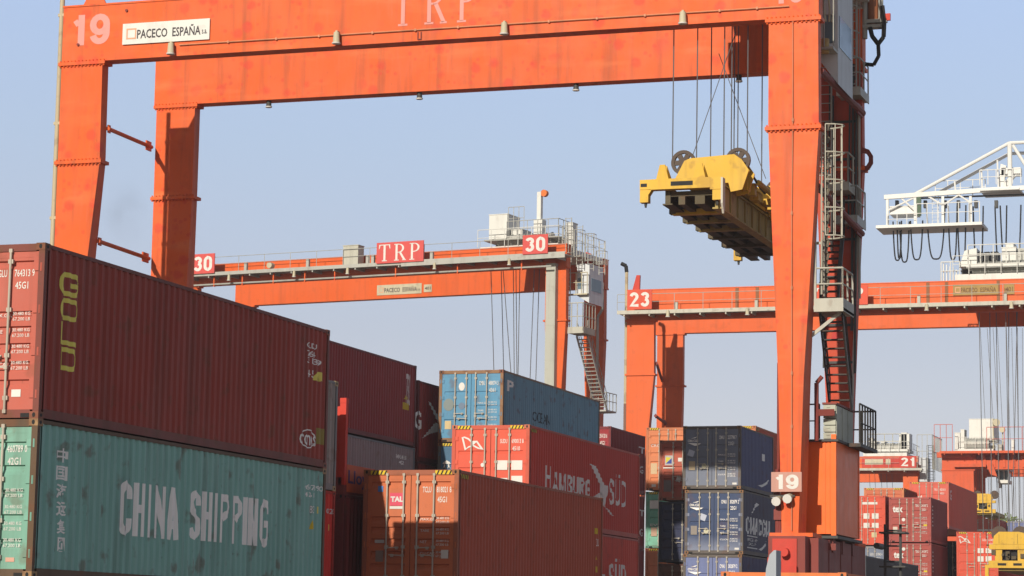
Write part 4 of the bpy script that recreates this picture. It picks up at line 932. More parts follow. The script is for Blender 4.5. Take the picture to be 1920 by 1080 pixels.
# cable reel, hoses and pipes outboard of the rear leg
mb = MB(); q = X19(1634, 40, WB); mb.tube((q[0], WB + .3, q[1] - .1), (q[0], WB + .3, 24.0), .21, 12); mb.build("hydraulic_cylinder", paint("rusty_cylinder", (.34, .12, .05), rust=.6), c19)
mb = MB(); mb.tube((q[0] + .27, WB + .2, q[1] - .2), (q[0] + .27, WB + .2, 24.0), .09, 8); mb.tube((q[0] - .24, WB + .1, q[1] - .55), (q[0] - .24, WB + .1, 24.0), .09, 8); mb.box(q[0] - .3, q[0] + .3, WB, WB + .35, q[1] - .2, q[1] - .1); mb.box(q[0] - .2, q[0] + .5, WB, WB + .2, 22.0, 22.12)
mb.build("pipe", GALV, c19)
mb = MB(); z0_ = q[1]; hx = q[0]
mb.path([(hx + .36, WB, z0_ + .5), (hx + .42, WB, z0_ - .1), (hx + .40, WB, z0_ - .55), (hx + .22, WB, z0_ - .78), (hx + .02, WB, z0_ - .5), (hx - .05, WB, z0_ - .2)], .075, 8)
mb.path([(hx + .2, WB + .1, z0_ - .7), (hx + .22, WB + .1, z0_ - 1.15), (hx + .05, WB + .1, z0_ - 1.45), (hx - .25, WB + .1, z0_ - 1.4)], .065, 8)
mb.build("hose", BLACK, c19)
mb = MB(); mb.box(hx + .35, hx + .62, WB, WB + .1, 22.05, 22.28); mb.build("limit_flag", REDPAINT, c19)
mb = MB(); xr_ = S19 + .16; z1_ = X19(1618, 300, WB)[1]
mb.tube((S19 - .1, WB - .06, X19(1615, 560, WB)[1]), (S19 - .1, WB - .06, X19(1615, 215, WB)[1]), .05, 6); mb.tube((S19 - .35, WB - .06, 9.0), (S19 - .12, WB - .06, X19(1615, 345, WB)[1]), .04, 6); mb.build("pipe", GALV, c19)
mb = MB(); 
for k in range(10):
    t0 = R(36 * k); t1 = R(36 * (k + 1)); c_ = (S19 + .02, z1_)
    mb.loft([[(c_[0] + math.sin(t) * rr, yy, c_[1] + math.cos(t) * rr * 1.2) for t, rr in ((t0, .2), (t0, .34), (t1, .34), (t1, .2))] for yy in (WB - .06, WB + .04)])
mb.build("lifting_ring", MAROONP, c19)
# orange power house, battery drawers on top
DY = 1.8; h0 = X19(1500, 900, DY)[0]; h1 = X19(1567, 900, DY)[0]; hz0 = 5.0; hz1 = X19(1567, 828, DY)[1]
ORB = paint("orange_house_paint", (1.1, .17, .008), rust=.08, streak=.18, fade=.2, rough=.4)
mb = MB(); mb.box(h0, h1, DY, DY + 3.75, hz0, hz1); mb.box(h1 - .13, h1 + .02, DY - .05, DY - .002, hz0 - .05, hz1 + .22); mb.box(h1 - .36, h1 - .31, DY - .02, DY - .001, hz0, hz1)
mb.box(h1 - .26, h1 - .17, DY - .02, DY - .001, hz0, hz1); mb.box(h1 + .001, h1 + .02, DY + .05, DY + .15, hz0, hz1); mb.box(h1 + .001, h1 + .02, DY + 3.6, DY + 3.74, hz0, hz1)
ph = mb.build("power_house", ORB, c19)
mb = MB(); mb.box(h0 - .1, h1 + .08, DY - .1, DY + 3.9, hz0 - .14, hz0 - .055); mb.box(h0 - .1, h1 + .1, DY - .1, DY + 3.95, hz1 + .002, hz1 + .07); mb.build("house_frame", DGREY, ph)
mb = MB()
for yy in (DY + .1, DY + 1.6, DY + 3.2): mb.box(h0 - 1.0, h1 - .1, yy, yy + .35, hz0 - .55, hz0 - .15)
mb.box(h0 - .2, h1 + .05, DY - .25, DY - .12, hz0 - .5, hz0 - .3); mb.build("support_beam", MAROONP, ph)
d0 = X19(1544, 780, DY)[0]; dz1 = X19(1567, 757, DY)[1]
mb = MB(); dh = (dz1 - hz1 - .1) / 5
for k in range(5): mb.box(d0, h1, DY - .02, DY + 2.7, hz1 + .09 + k * dh, hz1 + .09 + (k + 1) * dh - .025); mb.box(d0 + .1, d0 + .2, DY - .04, DY - .02, hz1 + .09 + (k + .5) * dh, hz1 + .12 + (k + .5) * dh)
for k in range(3): mb.box(h1, h1 + .02, DY + .06 + k * .9, DY + .86 + k * .9, hz1 + .1, dz1 - .05)
mb.box(d0 - .03, h1 + .04, DY - .05, DY + 2.75, dz1 - .02, dz1 + .04, 1)
mb.build("battery_cabinet", [paint("pale_green_grey_cabinet", (.50, .52, .44), rust=.25, streak=.3), MAROONP], ph)
mb = MB(); railing(mb, [(h0 - .35, DY - .1, hz1 + .08), (d0 - .1, DY - .1, hz1 + .08)], 1.05, .3, .025); railing(mb, [(h1 + .45, DY + 1.5, hz1 + .08), (h1 + .45, DY + 4.2, hz1 + .08), (h1 - .5, DY + 4.2, hz1 + .08)], 1.2, .45, .03)
mb.box(h1 + .1, h1 + .5, DY + 1.4, DY + 4.25, hz1 - .05, hz1 + .06); mb.build("railing", SB, ph)
mb = MB(); q = X19(1531, 780, 1.4); mb.path([(q[0], 1.4, hz1), (q[0], 1.4, X19(1531, 718, 1.4)[1]), (q[0] + .17, 1.4, X19(1531, 706, 1.4)[1])], .07, 8); mb.bar((q[0], 1.4, q[1] + .1), (q[0] + .5, 1.6, q[1] + .12), .1, .2); mb.build("exhaust_pipe", MAROONP, ph)
# number plate low on the right leg, lamps below it
sg = sign(c19, A19, (1446, 885, 1503, 922), -.25, "19", SIGNPINK, LWHITE, bold=.05)
for xx, yy in ((1456, 939), (1477, 934)):
    q = X19(xx, yy, -.25); mb = MB(); mb.tube((q[0] + .03, -.05, q[1] + .06), (q[0], -.32, q[1] - .02), .10, 10, 0, .14); mb.tube((q[0], -.321, q[1] - .02), (q[0], -.34, q[1] - .025), .14, 10, 1); mb.build("floodlight", [CREAM, LWHITE], c19)
mb = MB(); q = X19(1466, 930, 0); mb.box(q[0] - .35, q[0] + .4, -.06, -.02, q[1] - .03, q[1] + .03); mb.build("lamp_bracket", DGREY, c19)
# bogie gear in red at the foot of the front leg
mb = MB(); q = X19(1470, 1030, -.75)
mb.box(q[0] - .35, q[0] + .38, -.75, -.3, 3.3, 4.75); mb.box(q[0] - .5, q[0] - .36, -.72, -.35, 3.4, 4.2); mb.tube((q[0] + .05, -1.0, 4.35), (q[0] + .05, -.76, 4.35), .13, 12); mb.box(q[0] + .1, q[0] + .4, -.9, -.76, 3.7, 3.95); mb.box(q[0] - .45, q[0] - .1, -.95, -.76, 3.9, 4.15)
mb.tube((q[0] - .2, -.9, 3.55), (q[0] + .25, -.9, 3.55), .12, 10); mb.build("steering_gear", REDPAINT, c19)
mb = MB(); q2 = X19(1499, 958 + 50, .2); mb.box(S19 - 1.1, S19 + .02, -.1, WB + .2, 3.2, 4.8); 
for yy in (1.4, 3.2, 5.0): mb.box(S19 + .021, S19 + .04, yy, yy + .06, 3.2, 4.8)
mb.build("sill_box", MAROONP, c19)
# ladder low at the back
mb = MB()
for yy, xx in ((WB + 1.4, S19 + .45), (WB + 1.4, S19 + .95)): mb.tube((xx, yy, 1.0), (xx, yy, 5.6), .05, 6)
for k in range(9): z_ = 1.4 + k * .5; mb.tube((S19 + .45, WB + 1.4, z_), (S19 + .95, WB + 1.4, z_), .03, 5)
for k in range(4): mb.box(S19 + .3, S19 + 1.15, WB + 1.1, WB + 1.9, 2.0 + k * 1.1, 2.05 + k * 1.1)
mb.tube((S19 + .2, WB + 1.2, 4.9), (S19 + .2, WB + 2.2, 4.9), .1, 12); mb.build("access_ladder", DGREY, c19)
# ropes
for x, dy, yend in ((1261, 1.0, 305), (1306, .8, 300), (1357, .8, 300), (1332, 3.4, 318), (1371, 1.2, 300), (1376, 4.5, 310), (1401, .9, 300), (1428, 4.9, 345), (1383, 4.0, 312)):
    q = X19(x, yend, dy); rope(c19, (q[0], dy, q[1]), (q[0] + .02, dy, ZT + .5), .02)
for (xa, ya, xb, yb, dy) in ((1296, 300, 1352, 140, 1.0), (1436, 335, 1377, 178, 2.0)):
    a = X19(xa, ya, dy); b = X19(xb, yb, dy); rope(c19, (a[0], dy, a[1]), (b[0] + (b[0] - a[0]) * .5, dy, b[1] + (b[1] - a[1]) * .5), .013)

# ---- its yellow spreader
SY = 71.5; sf = Frame((-20.08, SY, 0), 0)
sp19 = thing("container_spreader", "yellow container spreader hanging on ropes from the near crane", "spreader", sf.o)
YSIDE = paint("grimy_yellow_steel", (.46, .34, .10), rust=.5, streak=.6, fade=.4); YD = paint("dark_shaded_yellow_steel", (.10, .075, .035), rust=.3, streak=.4)  # dark yellow paints the shade on the spreader's underside parts
S = lambda x, y, dy=0: sf.at(x, y, dy)
zt_, zb_ = 15.26, 14.73; wsp = 2.48
for yy, nm in ((0, 1), (11.85, -1)):
    mb = MB()
    ze = zt_ - .31
    mb.box(.34, wsp - .34, yy, yy + .3, ze, zt_); mb.box(0, .339, yy + .004, yy + .296, zt_ - .30, zt_ - .004)
    mb.box(.001, .26, yy + .02, yy + .28, zt_ - .68, zt_ - .301); mb.prism([(.26, zt_ - .46), (.36, zt_ - .311), (.26, zt_ - .311)], lambda u, v, d: (u, yy + .02 + d, v), .26)
    mb.box(wsp - .339, wsp, yy + .004, yy + .296, ze - .06, zt_ - .004); mb.box(wsp - .27, wsp - .01, yy + .02, yy + .28, zt_ - .68, ze - .061)
    e = mb.build("end_beam", YELLOW, sp19)
    mb = MB(); mb.box(.95, 1.62, yy - .006, yy - .001, zt_ - .22, zt_ - .09); mb.build("opening_shade", BLACK, e)  # black plate on the beam, painted as the dark of an opening
    mb = MB(); mb.box(.03, .22, yy - .004, yy - .001, zt_ - .22, zt_ - .12); mb.build("opening_shade", BLACK, e)
    for xx in (.15, wsp - .15): mb = MB(); mb.tube((xx, yy + .15, zt_ - .69), (xx, yy + .15, zt_ - .82), .05, 8, 0, .03); mb.build("twistlock", DGREY, e)
mb = MB(); mb.prism([(-.05, zt_ - .03), (.25, zt_ - .03), (.25, zt_ - .95), (.12, zt_ - 1.08), (-.05, zt_ - .8)], lambda u, v, d: (wsp + .001 + d, u, v), .06); mb.build("guide_flap", paint("dirty_white_flap", (.62, .58, .50), rust=.4), sp19)
mb = MB(); mb.box(.70, .86, .32, 11.83, zb_ - .16, zt_ - .2); mb.box(.62, .92, .32, 11.83, zb_ - .2, zb_ - .161); mb.build("main_beam", YD, sp19)
mb = MB(); mb.box(wsp - .26, wsp - .12, .32, 11.83, zb_ - .32, zt_ - .16); mb.box(wsp - .34, wsp - .06, .32, 11.83, zb_ - .37, zb_ - .321); mb.box(wsp - .32, wsp - .04, .32, 11.83, zt_ - .159, zt_ - .12)
for k in range(12): mb.box(wsp - .119, wsp - .07, .6 + k * .95, .66 + k * .95, zb_ - .31, zt_ - .17)
mb.build("main_beam", YSIDE, sp19)
mb = MB(); mb.box(.87, wsp - .35, .35, 11.8, zb_ + .05, zb_ + .2); mb.box(1.1, 1.3, .35, 11.8, zb_ - .2, zb_ + .045); mb.box(1.6, 1.9, .35, 11.8, zb_ - .2, zb_ + .045); mb.build("inner_tray", YD, sp19)
for k, yy in enumerate((1.7, 3.3, 4.9, 6.5, 8.3, 10.2)):
    mb = MB(); mb.box(.55, wsp - .36, yy, yy + .22, zb_ - .27, zb_ - .10); o_ = mb.build("cross_member", YELLOW if k < 1 else YSIDE if k < 3 else YD, sp19)  # members darken towards the rear, underside shade set in their colour
    mb = MB(); mb.box(.46, .66, yy - .03, yy + .25, zb_ - .24, zb_ - .04); mb.tube((.56, yy + .1, zb_ - .04), (.56, yy + .1, zb_ + .2), .05, 8); mb.build("bracket", YD, o_)
# lugs and headblock
for xx in (S(1244, 320, .15)[0], S(1313, 320, .15)[0]):
    mb = MB(); mb.prism([(xx - .19, zt_), (xx + .19, zt_), (xx + .08, zt_ + .43), (xx - .08, zt_ + .43)], lambda u, v, d: (u, .02 + d, v), .06)
    mb.prism([(.08, zt_), (.8, zt_), (.08, zt_ + .40)], lambda u, v, d: (xx + .08 + d, u, v), .05); mb.build("lug", YELLOW, sp19)
hy = 1.15; a0 = S(1260, 320, hy)[0]; a1 = S(1404, 320, hy)[0]; hz = zt_ + .02; hh = S(1330, 291, hy)[1] - hz
for yy in (hy, hy + .75, hy + 5.4, hy + 6.15):
    mb = MB(); out_ = [(a0, hz), (a1 - .62, hz), (a1 - .55, hz - .28), (a1 - .2, hz - .22), (a1, hz + hh * .42), (a1 - .22, hz + hh * .8), (a1 - .45, hz + hh), (a0 + .55, hz + hh * .92), (a0 + .38, hz + hh * .84)]
    mb.prism(out_, lambda u, v, d: (u, yy + d, v), .07)
    mb.build("headblock_plate", YELLOW, sp19)
mb = MB(); mb.box(a0 + .3, a1 - .7, hy + .08, hy + 6.1, hz, hz + .12); mb.box(a0 + .6, a0 + .9, hy + .82, hy + 5.38, hz + .15, hz + .5); mb.box(a1 - .9, a1 - .6, hy + .82, hy + 5.38, hz + .15, hz + .5); mb.build("headblock_beam", YELLOW, sp19)
SH = paint("dark_brown_sheave", (.09, .06, .045), rust=.4)
for sx_, sy_ in ((S(1282, 303, hy + .4)[0], hy + .4), (S(1384, 299, hy + .4)[0], hy + .4), (S(1282, 303, hy + .4)[0], hy + 5.8), (S(1384, 299, hy + .4)[0], hy + 5.8)):
    mb = MB(); cz = hz + hh * .86; ro = .38
    for k in range(24):
        t0, t1 = R(15 * k), R(15 * k + 15)
        mb.loft([[(sx_ + math.cos(t) * rr, yy, cz + math.sin(t) * rr) for t, rr in ((t0, ro * .74), (t0, ro), (t1, ro), (t1, ro * .74))] for yy in (sy_ - .06, sy_ + .06)])
    for k in range(6):
        t0 = R(60 * k); mb.loft([[(sx_ + math.cos(t0 + d) * rr, yy, cz + math.sin(t0 + d) * rr) for d, rr in ((-.6, ro * .3), (-.28, ro * .75), (.28, ro * .75), (.6, ro * .3))] for yy in (sy_ - .04, sy_ + .04)])
    mb.tube((sx_, sy_ - .1, cz), (sx_, sy_ + .1, cz), ro * .4, 14); mb.build("sheave", SH, sp19)
mb = MB(); rnd = random.Random(3)
for k in range(9): yy = 1.8 + k * .9; xx = a1 - .5 + rnd.uniform(-.15, .25); mb.box(xx, xx + rnd.uniform(.2, .5), yy, yy + rnd.uniform(.3, .6), zt_ - .1, zt_ + rnd.uniform(.05, .3))
mb.tube((a1 - .05, 2.6, zt_ + .25), (a1 - .1, 8.2, zt_ + .2), .09, 8); mb.build("hydraulics", YELLOW, sp19)
mb = MB()
for k in range(3): mb.path([(a1 - .2 + .05 * k, 2.0 + j * .7, zt_ + .3 + .12 * math.sin(j * 1.7 + k)) for j in range(9)], .035, 5)
mb.build("hose", DGREY, sp19)

# ---- crane number 30, turned a little towards us
yaw30 = math.atan2(-3.5, 25.3); o30 = ony(378, 500, 153.4); A30 = Frame((o30.x - 1.6, 153.55, 0), yaw30)
c30 = thing("gantry_crane", "orange gantry crane with red signs reading 30 behind the maroon stack", "crane", A30.o, yaw30)
X30 = A30.at; S30 = X30(1062, 500)[0]; zd = X30(850, 497)[1]
portal(c30, S30, zd - .45, zd + .95, 7.0, ORANGE2, zbR=X30(800, 556, 7.0)[1], ztR=zd + 1.0, lw=1.45, rear_dx=X30(1133, 560, 7.0)[0] - S30)
dk = deck(c30, -.6, S30 + .5, -1.25, -.02, zd + .12, GALV, step=2.0)
mb = MB(); mb.tube((-.4, -.9, zd - .55), (S30 - .6, -.9, zd - .55), .06, 6); mb.box(X30(752, 500, -1.3)[0], S30 + .5, -1.32, -1.285, zd - .12, zd + .26); mb.build("cable_tray", GALV, c30)
mb = MB()
for x in (402, 455, 513, 572, 628, 742, 858, 978): q = X30(x, 520, -.9)[0]; mb.box(q - .04, q + .04, -.95, -.8, zd - .7, zd + .0)
mb.build("hanger_bracket", ORANGE, c30)
for x in (430, 552, 652, 815, 955): q = X30(x, 520, -1.3)[0]; lamp(c30, q, -1.35, zd - .05, .11)
for x in (462, 578, 690, 700, 810): q = X30(x, 480, -1.0)[0]; mb = MB(); mb.box(q - .1, q + .1, -1.1, -.9, zd + .1, zd + .75); mb.build("junction_box", GALV, c30)
for x in (506, ): q = X30(x, 500, -1.0); mb = MB(); mb.tube((q[0], -1.1, zd + .5), (q[0], -.7, zd + .5), .2, 12); mb.build("horn", CREAM, c30)
cabinet(c30, X30(644, 480, -1.1)[0], X30(672, 480, -1.1)[0], -1.15, -.4, zd + .15, X30(658, 461, -1.1)[1], paint("beige_cabinet", (.55, .54, .46), rust=.1), "control_cabinet")
sign(c30, A30, (359, 476, 402, 513), -1.4, "30", SIGNRED, LWHITE); sign(c30, A30, (980, 440, 1027, 476), -1.4, "30", SIGNRED, LWHITE); sign(c30, A30, (706, 453, 794, 492), -1.4, "TRP", SIGNRED, LWHITE, True, inset=.05, name="name_sign")
maker_plate(c30, A30, (707, 533, 791, 552), 7.0 - .01, CREAM); q0 = X30(795, 548, 7.0); q1 = X30(810, 533, 7.0)
mb = MB(); mb.box(q0[0], q1[0], 6.96, 6.99, q0[1], q1[1]); mp = mb.build("maker_plate", CREAM, c30); mb = MB(); decal(mb, glyphs("401", .01), q0[0] + .08, q1[0] - .08, q0[1] + .15, q1[1] - .15, 6.95); mb.build("lettering", LDARK, mp)
# trolley, machinery, mast
tz = zd + 1.05; m30 = machinery(c30, X30(898, 470)[0], X30(1045, 470)[0], .1, tz - .35, 11, 6.8, drum_r=.35)
xa, xb = X30(917, 430, .6)[0], X30(951, 430, .6)[0]; cabinet(m30, xa, xb, .6, 2.4, X30(930, 448, .6)[1], X30(930, 403, .6)[1])
cabinet(m30, xb + .1, xb + .9, 1.0, 2.2, X30(930, 446, .6)[1], X30(960, 430, .6)[1])
mb = MB(); z1_ = X30(930, 450, .6)[1]; mb.box(xa - .2, X30(1050, 450, .6)[0], .3, 2.6, z1_ - .1, z1_); mb.build("platform", GALV, m30)
mb = MB(); railing(mb, [(xb + .1, .35, z1_), (X30(1050, 450, .6)[0], .35, z1_), (X30(1050, 450, .6)[0], 2.6, z1_)], 1.1, .7, .025); railing(mb, [(xb + .2, .35, z1_ + .5), (xb + 1.3, .35, z1_ + .5)], 1.5, .4, .022); mb.build("railing", GALV, m30)
mq = X30(1012, 360, 1.0); mb = MB(); mb.box(mq[0] - .14, mq[0] + .14, .9, 1.2, z1_, mq[1]); mb.box(mq[0] - .3, mq[0] + .3, .8, 1.4, z1_, z1_ + 1.2); mb.build("mast", WHITE, m30)
mb = MB(); mb.tube((mq[0] + .32, .9, mq[1] - .1), (mq[0] + .32, 1.2, mq[1] - .1), .22, 14); mb.build("warning_lamp", paint("orange_lamp", (.8, .2, .04)), m30)
mb = MB(); xr30 = X30(1050, 450)[0]
for k in range(4): cage_ladder(mb, xr30 + .3 + k * .55, .6 + k * .5, zd - .2 - k * .2, zd + 2.7 - k * .45, .4, .34, (1, 0), True, zd + .4 - k * .2)
mb.build("caged_ladder", GALV, c30)
cabinet(m30, X30(1063, 450, 1)[0], X30(1075, 450, 1)[0], .9, 1.6, zd + .4, zd + 2.4); 
# cab, leg duct, ladders and stairs on the right side
x0, x1 = X30(1082, 520, 1.5)[0], X30(1105, 520, 1.5)[0]; zc0 = X30(1100, 568, 1.5)[1]; zc1 = X30(1090, 495, 1.5)[1]
mb = MB(); mb.loft([[(x0, 1.5, zc0 + .5), (x1, 1.5, zc0), (x1, 3.6, zc0), (x0, 3.6, zc0 + .5)], [(x0, 1.5, zc1), (x1, 1.5, zc1), (x1, 3.6, zc1), (x0, 3.6, zc1)]]); cb = mb.build("operator_cab", CABGREY, c30)
mb = MB(); mb.box(x0 + .08, x0 + .38, 1.48, 1.499, zc0 + .9, zc0 + 1.6); mb.box(x1 + .001, x1 + .02, 1.8, 3.3, zc0 + .8, zc0 + 1.6); mb.build("window", GLASS, cb)
mb = MB(); railing(mb, [(x0 - .7, 1.2, zc0 + .6), (x1, 1.2, zc0 + .6)], 1.3, .35, .03); mb.box(x0 - .7, x1, 1.2, 1.48, zc0 + .5, zc0 + .58); mb.build("platform", CREAM, cb)
q0 = X30(1022, 720, -.3); q1 = X30(1043, 500, -.3); mb = MB(); mb.box(q0[0], q1[0], -.4, -.02, 3.0, zd - .3)
for k in range(9): mb.box(q0[0] - .01, q1[0] + .01, -.41, -.401, zd - 2 - k * 2.2, zd - 1.95 - k * 2.2)
mb.build("cable_duct", paint("concrete_grey_duct", (.50, .50, .44), rust=.1, streak=.4), c30)
mb = MB(); q = X30(1068, 500, .6); cage_ladder(mb, q[0], .5, X30(1068, 622, .6)[1], zd + .2, .45, .3, (0, 1), False); mb.build("ladder", GW, c30)
u0, u1 = X30(1061, 600, .4)[0], X30(1093, 600, .4)[0]; uz = X30(1061, 624, .4)[1]
mb = MB(); mb.box(u0, u1, .4, 2.2, uz, uz + .1); mb.box(u0, u1, .37, .4, uz - .05, uz + .35); mb.box(u1, u1 + .04, .4, 2.2, uz - .05, uz + .35); mb.build("platform", GW, c30)
mb = MB(); railing(mb, [(u0, .4, uz + .1), (u1, .4, uz + .1), (u1, 2.2, uz + .1)], 1.75, .45, .035); mb.build("railing", GW, c30)
bz = X30(1130, 770, 5.2)[1]; stairs(c30, (X30(1080, 626, 1.5)[0], 1.6, uz - .05), (X30(1118, 770, 5.2)[0], 5.2, bz), .75, GALV)
xe = X30(1122, 770, 5.2)[0]; mb = MB(); mb.box(xe - .3, xe + .8, 4.6, 6.2, bz - .1, bz); mb.build("platform", GALV, c30); mb = MB(); railing(mb, [(xe - .3, 4.6, bz), (xe + .8, 4.6, bz), (xe + .8, 6.2, bz)], 1.1, .55, .03); mb.build("railing", GALV, c30)
# exhaust on the rear leg head
mb = MB(); e = X30(1103, 500, 6.5); mb.tube((e[0] + .1, 6.3, e[1] - .2), (e[0] + .1, 6.3, X30(1100, 477, 6.5)[1]), .22, 10); mb.tube((e[0] + .1, 6.3, X30(1100, 477, 6.5)[1]), (e[0] - .5, 6.3, X30(1100, 478, 6.5)[1]), .12, 8); mb.build("exhaust_pipe", REDPAINT, c30)
mb = MB(); e = X30(1131, 530, 6.0); mb.path([(e[0] - .05, 6.0, e[1]), (e[0] - .02, 6.0, e[1] - 1.7), (e[0] - .35, 6.0, e[1] - 2.2), (e[0] - .35, 6.0, e[1] - 7)], .09, 8); railing(mb, [(e[0] - .4, 6.0, e[1] + .2), (e[0] + .1, 6.0, e[1] + .2)], 1.2, .3, .02); mb.build("pipe", GALV, c30)
for x, x2, dy in ((922, 928, 1.5), (941, 946, 3.2), (947, 962, 1.6), (963, 965, 2.0), (968, 970, 4.5), (974, 971, 3.1), (1000, 993, 1.8), (1010, 1004, 4.2)):
    a = X30(x, 548, dy); b = X30(x2, 715, dy); d_ = (b[0] - a[0]) / (b[1] - a[1]); rope(c30, (a[0] + d_ * 1.5, dy, a[1] + 1.5), (b[0], dy, b[1] - 1.0), .026)

# ---- crane number 23
A23 = Frame((-42.85, 150.0, 0), 0); X23 = A23.at
c23 = thing("gantry_crane", "orange gantry crane with sign reading 23, partly behind the near crane's right leg", "crane", A23.o, 0)
S23 = 26.3; portal(c23, S23, 21.28, 23.15, 7.1, ORANGE2, sill=4.9, lw=1.75)
deck(c23, -.3, S23 + .5, -1.2, -.04, 21.62, paint("dirty_pale_walkway", (.58, .56, .48), rust=.35), step=1.75)
sign(c23, A23, (1176, 543, 1222, 580), -1.3, "23", paint("orange_red_sign", (.76, .09, .04), rust=0), LWHITE)
sign(c23, A23, (1526, 535, 1627, 572), -1.3, "TRP", paint("orange_red_sign", (.76, .09, .04), rust=0), LWHITE, True, inset=.05, name="name_sign")
mpl = maker_plate(c23, A23, (1787, 533, 1872, 553), -.03, paint("rust_stained_plate", (.42, .27, .08), rust=.5), "PACECO  ESPAÑA", "", flat("faded_plate_lettering", (.16, .08, .03)))
q0 = X23(1883, 552); q1 = X23(1902, 533); mb = MB(); mb.box(q0[0], q1[0], -.05, -.02, q0[1], q1[1]); mp = mb.build("maker_plate", paint("rust_stained_plate", (.42, .27, .08), rust=.5), c23); mb = MB(); decal(mb, glyphs("401", .01), q0[0] + .08, q1[0] - .08, q0[1] + .15, q1[1] - .15, -.055); mb.build("lettering", flat("faded_plate_lettering", (.16, .08, .03)), mp)
for x in (1382, 1420): a = X23(x - 3, 560)[0]; b = X23(x + 3, 560)[0]; mb = MB(); mb.box(a, b, -.03, -.002, 21.65, 23.1); mb.build("stain_strip", paint("brown_stained_strip", (.30, .11, .04), rust=.4), c23)
for x in (1740, 1775, 1872): a = X23(x - 3, 560)[0]; b = X23(x + 3, 560)[0]; mb = MB(); mb.box(a, b, -.03, -.002, 21.65, 23.1); mb.build("stain_strip", paint("brown_stained_strip", (.30, .11, .04), rust=.4), c23)
for x in (1268, 1418, 1723, 1885): q = X23(x, 580, -1.0)[0]; mb = MB(); mb.box(q - .09, q + .09, -1.05, -.9, 21.6, 22.2); mb.build("junction_box", GW, c23)
for x in (1253, 1402, 1738, 1897): q = X23(x, 590, -1.2)[0]; lamp(c23, q, -1.3, 21.62, .12)
mb = MB(); q = X23(1172, 560)[0]; zt__ = X23(1176, 497)[1]; mb.tube((q, .3, 1), (q, .3, X23(1172, 756)[1]), .11, 8, 1); mb.tube((q, .3, X23(1172, 756)[1]), (q, .3, zt__ - .4), .10, 8, 0); mb.path([(q, .3, zt__ - .4), (q - .05, .3, zt__), (q - .35, .3, zt__ + .15)], .12, 8, 2)
for z in (8, 13, 17, 20): mb.box(q, .1, .25, .35, z - .04, z + .04)
mb.build("exhaust_pipe", [BEIGEPIPE, paint("brown_pipe", (.26, .14, .10), rust=.4), BLACK], c23)
mb = MB(); q = X23(1190, 528); mb.prism([(q[0] - .2, 23.17), (q[0] + .25, 23.17), (q[0] + .28, 24.1), (q[0] + .05, 24.1)], lambda u, v, d: (u, .2 + d, v), .2); mb.build("lifting_lug", REDPAINT, c23)
brace(c23, (X23(1228, 680)[0], .4, X23(1228, 680)[1]), (X23(1236, 690, 7.1)[0] + .2, 7.0, X23(1250, 712, 7.1)[1]), .09, MAROONP); brace(c23, (X23(1224, 778)[0], .6, X23(1224, 778)[1]), (X23(1260, 796, 7.1)[0] - .4, 7.0, X23(1260, 794, 7.1)[1]), .09, MAROONP)
m23 = machinery(c23, X23(1790, 520)[0], X23(1965, 520)[0], .1, 23.2, 23, 6.8, drum_r=.38)
z23 = X23(1850, 498, .4)[1]; mb = MB(); xa, xb = X23(1812, 498, .4)[0], X23(1960, 498, .4)[0]; mb.box(xa, xb, .3, 4.5, z23 - .12, z23 + .12)
mb.prism([(X23(1798, 495, .4)[0], z23), (xa + .6, z23), (xa + .6, z23 + 1.1), (X23(1808, 470, .4)[0], z23 + .95)], lambda u, v, d: (u, .5 + d, v), 1.8); mb.build("platform", WHITE, m23)
for (a_, b_, h_, mt) in ((1826, 1842, .75, DGREY), (1846, 1854, .75, DGREY), (1858, 1870, .75, DGREY), (1878, 1905, 1.0, WHITE), (1885, 1900, 1.25, WHITE), (1908, 1935, .9, GALV)):
    xa_, xb_ = X23(a_, 490, 1.0)[0], X23(b_, 490, 1.0)[0]; cabinet(m23, xa_, xb_, 1.0 + .1 * h_, 2.4, z23 + .13, z23 + .13 + h_, mt, "motor")
mb = MB(); railing(mb, [(X23(1815, 500, .4)[0], .3, z23 + .1), (xb, .3, z23 + .1)], 1.15, .8, .03); railing(mb, [(X23(1765, 500, .4)[0], .3, 23.2), (X23(1800, 500, .4)[0], .3, 23.2)], 1.15, .5, .035)
for k in range(5): xx = X23(1768 + k * 6, 500, .4)[0]; mb.box(xx, xx + .06, .4, .5, 23.2, 24.3 - .1 * k)
mb.build("railing", WHITE, m23)
for x, x2, dy in ((1836, 1844, .5), (1856, 1860, 2.0), (1868, 1874, 3.0), (1886, 1893, .6), (1892, 1890, 3.4), (1908, 1898, 2.2), (1906, 1912, 4.2)):
    a = X23(x, 622, dy); b = X23(x2, 1000, dy); rope(c23, (a[0], dy, a[1] + 1.5), (b[0], dy, b[1]), .026)

# ---- crane number 21, further off
A21 = Frame((-68.3, 252.0, 0), 0); X21 = A21.at
c21 = thing("gantry_crane", "distant orange gantry crane with sign reading 21 right of the near crane", "crane", A21.o, 0)
S21 = X21(1721, 870)[0]; z21 = X21(1680, 881)[1]
portal(c21, S21, z21 - .35, X21(1680, 856)[1], 7.0, ORANGE2, zbR=X21(1650, 904, 7.0)[1], ztR=z21 + 1.0, lw=1.5)
deck(c21, S21 - 16, S21 + .6, -1.2, -.04, z21, GW, step=1.6)
sg21 = sign(c21, A21, (1686, 855, 1718, 877), -1.25, "21", REDPAINT, LWHITE)
mb = MB(); mb.box(X21(1616, 868)[0], X21(1686, 868)[0], -.06, -.02, X21(1650, 876)[1], X21(1650, 858)[1]); mb.build("side_panel", REDPAINT, c21)
for a_, b_ in ((1622, 1656), (1661, 1670)): mb = MB(); mb.box(X21(a_, 868)[0], X21(b_, 868)[0], -.1, -.061, X21(1650, 871)[1], X21(1650, 861)[1]); mb.build("maker_plate", CREAM, c21)
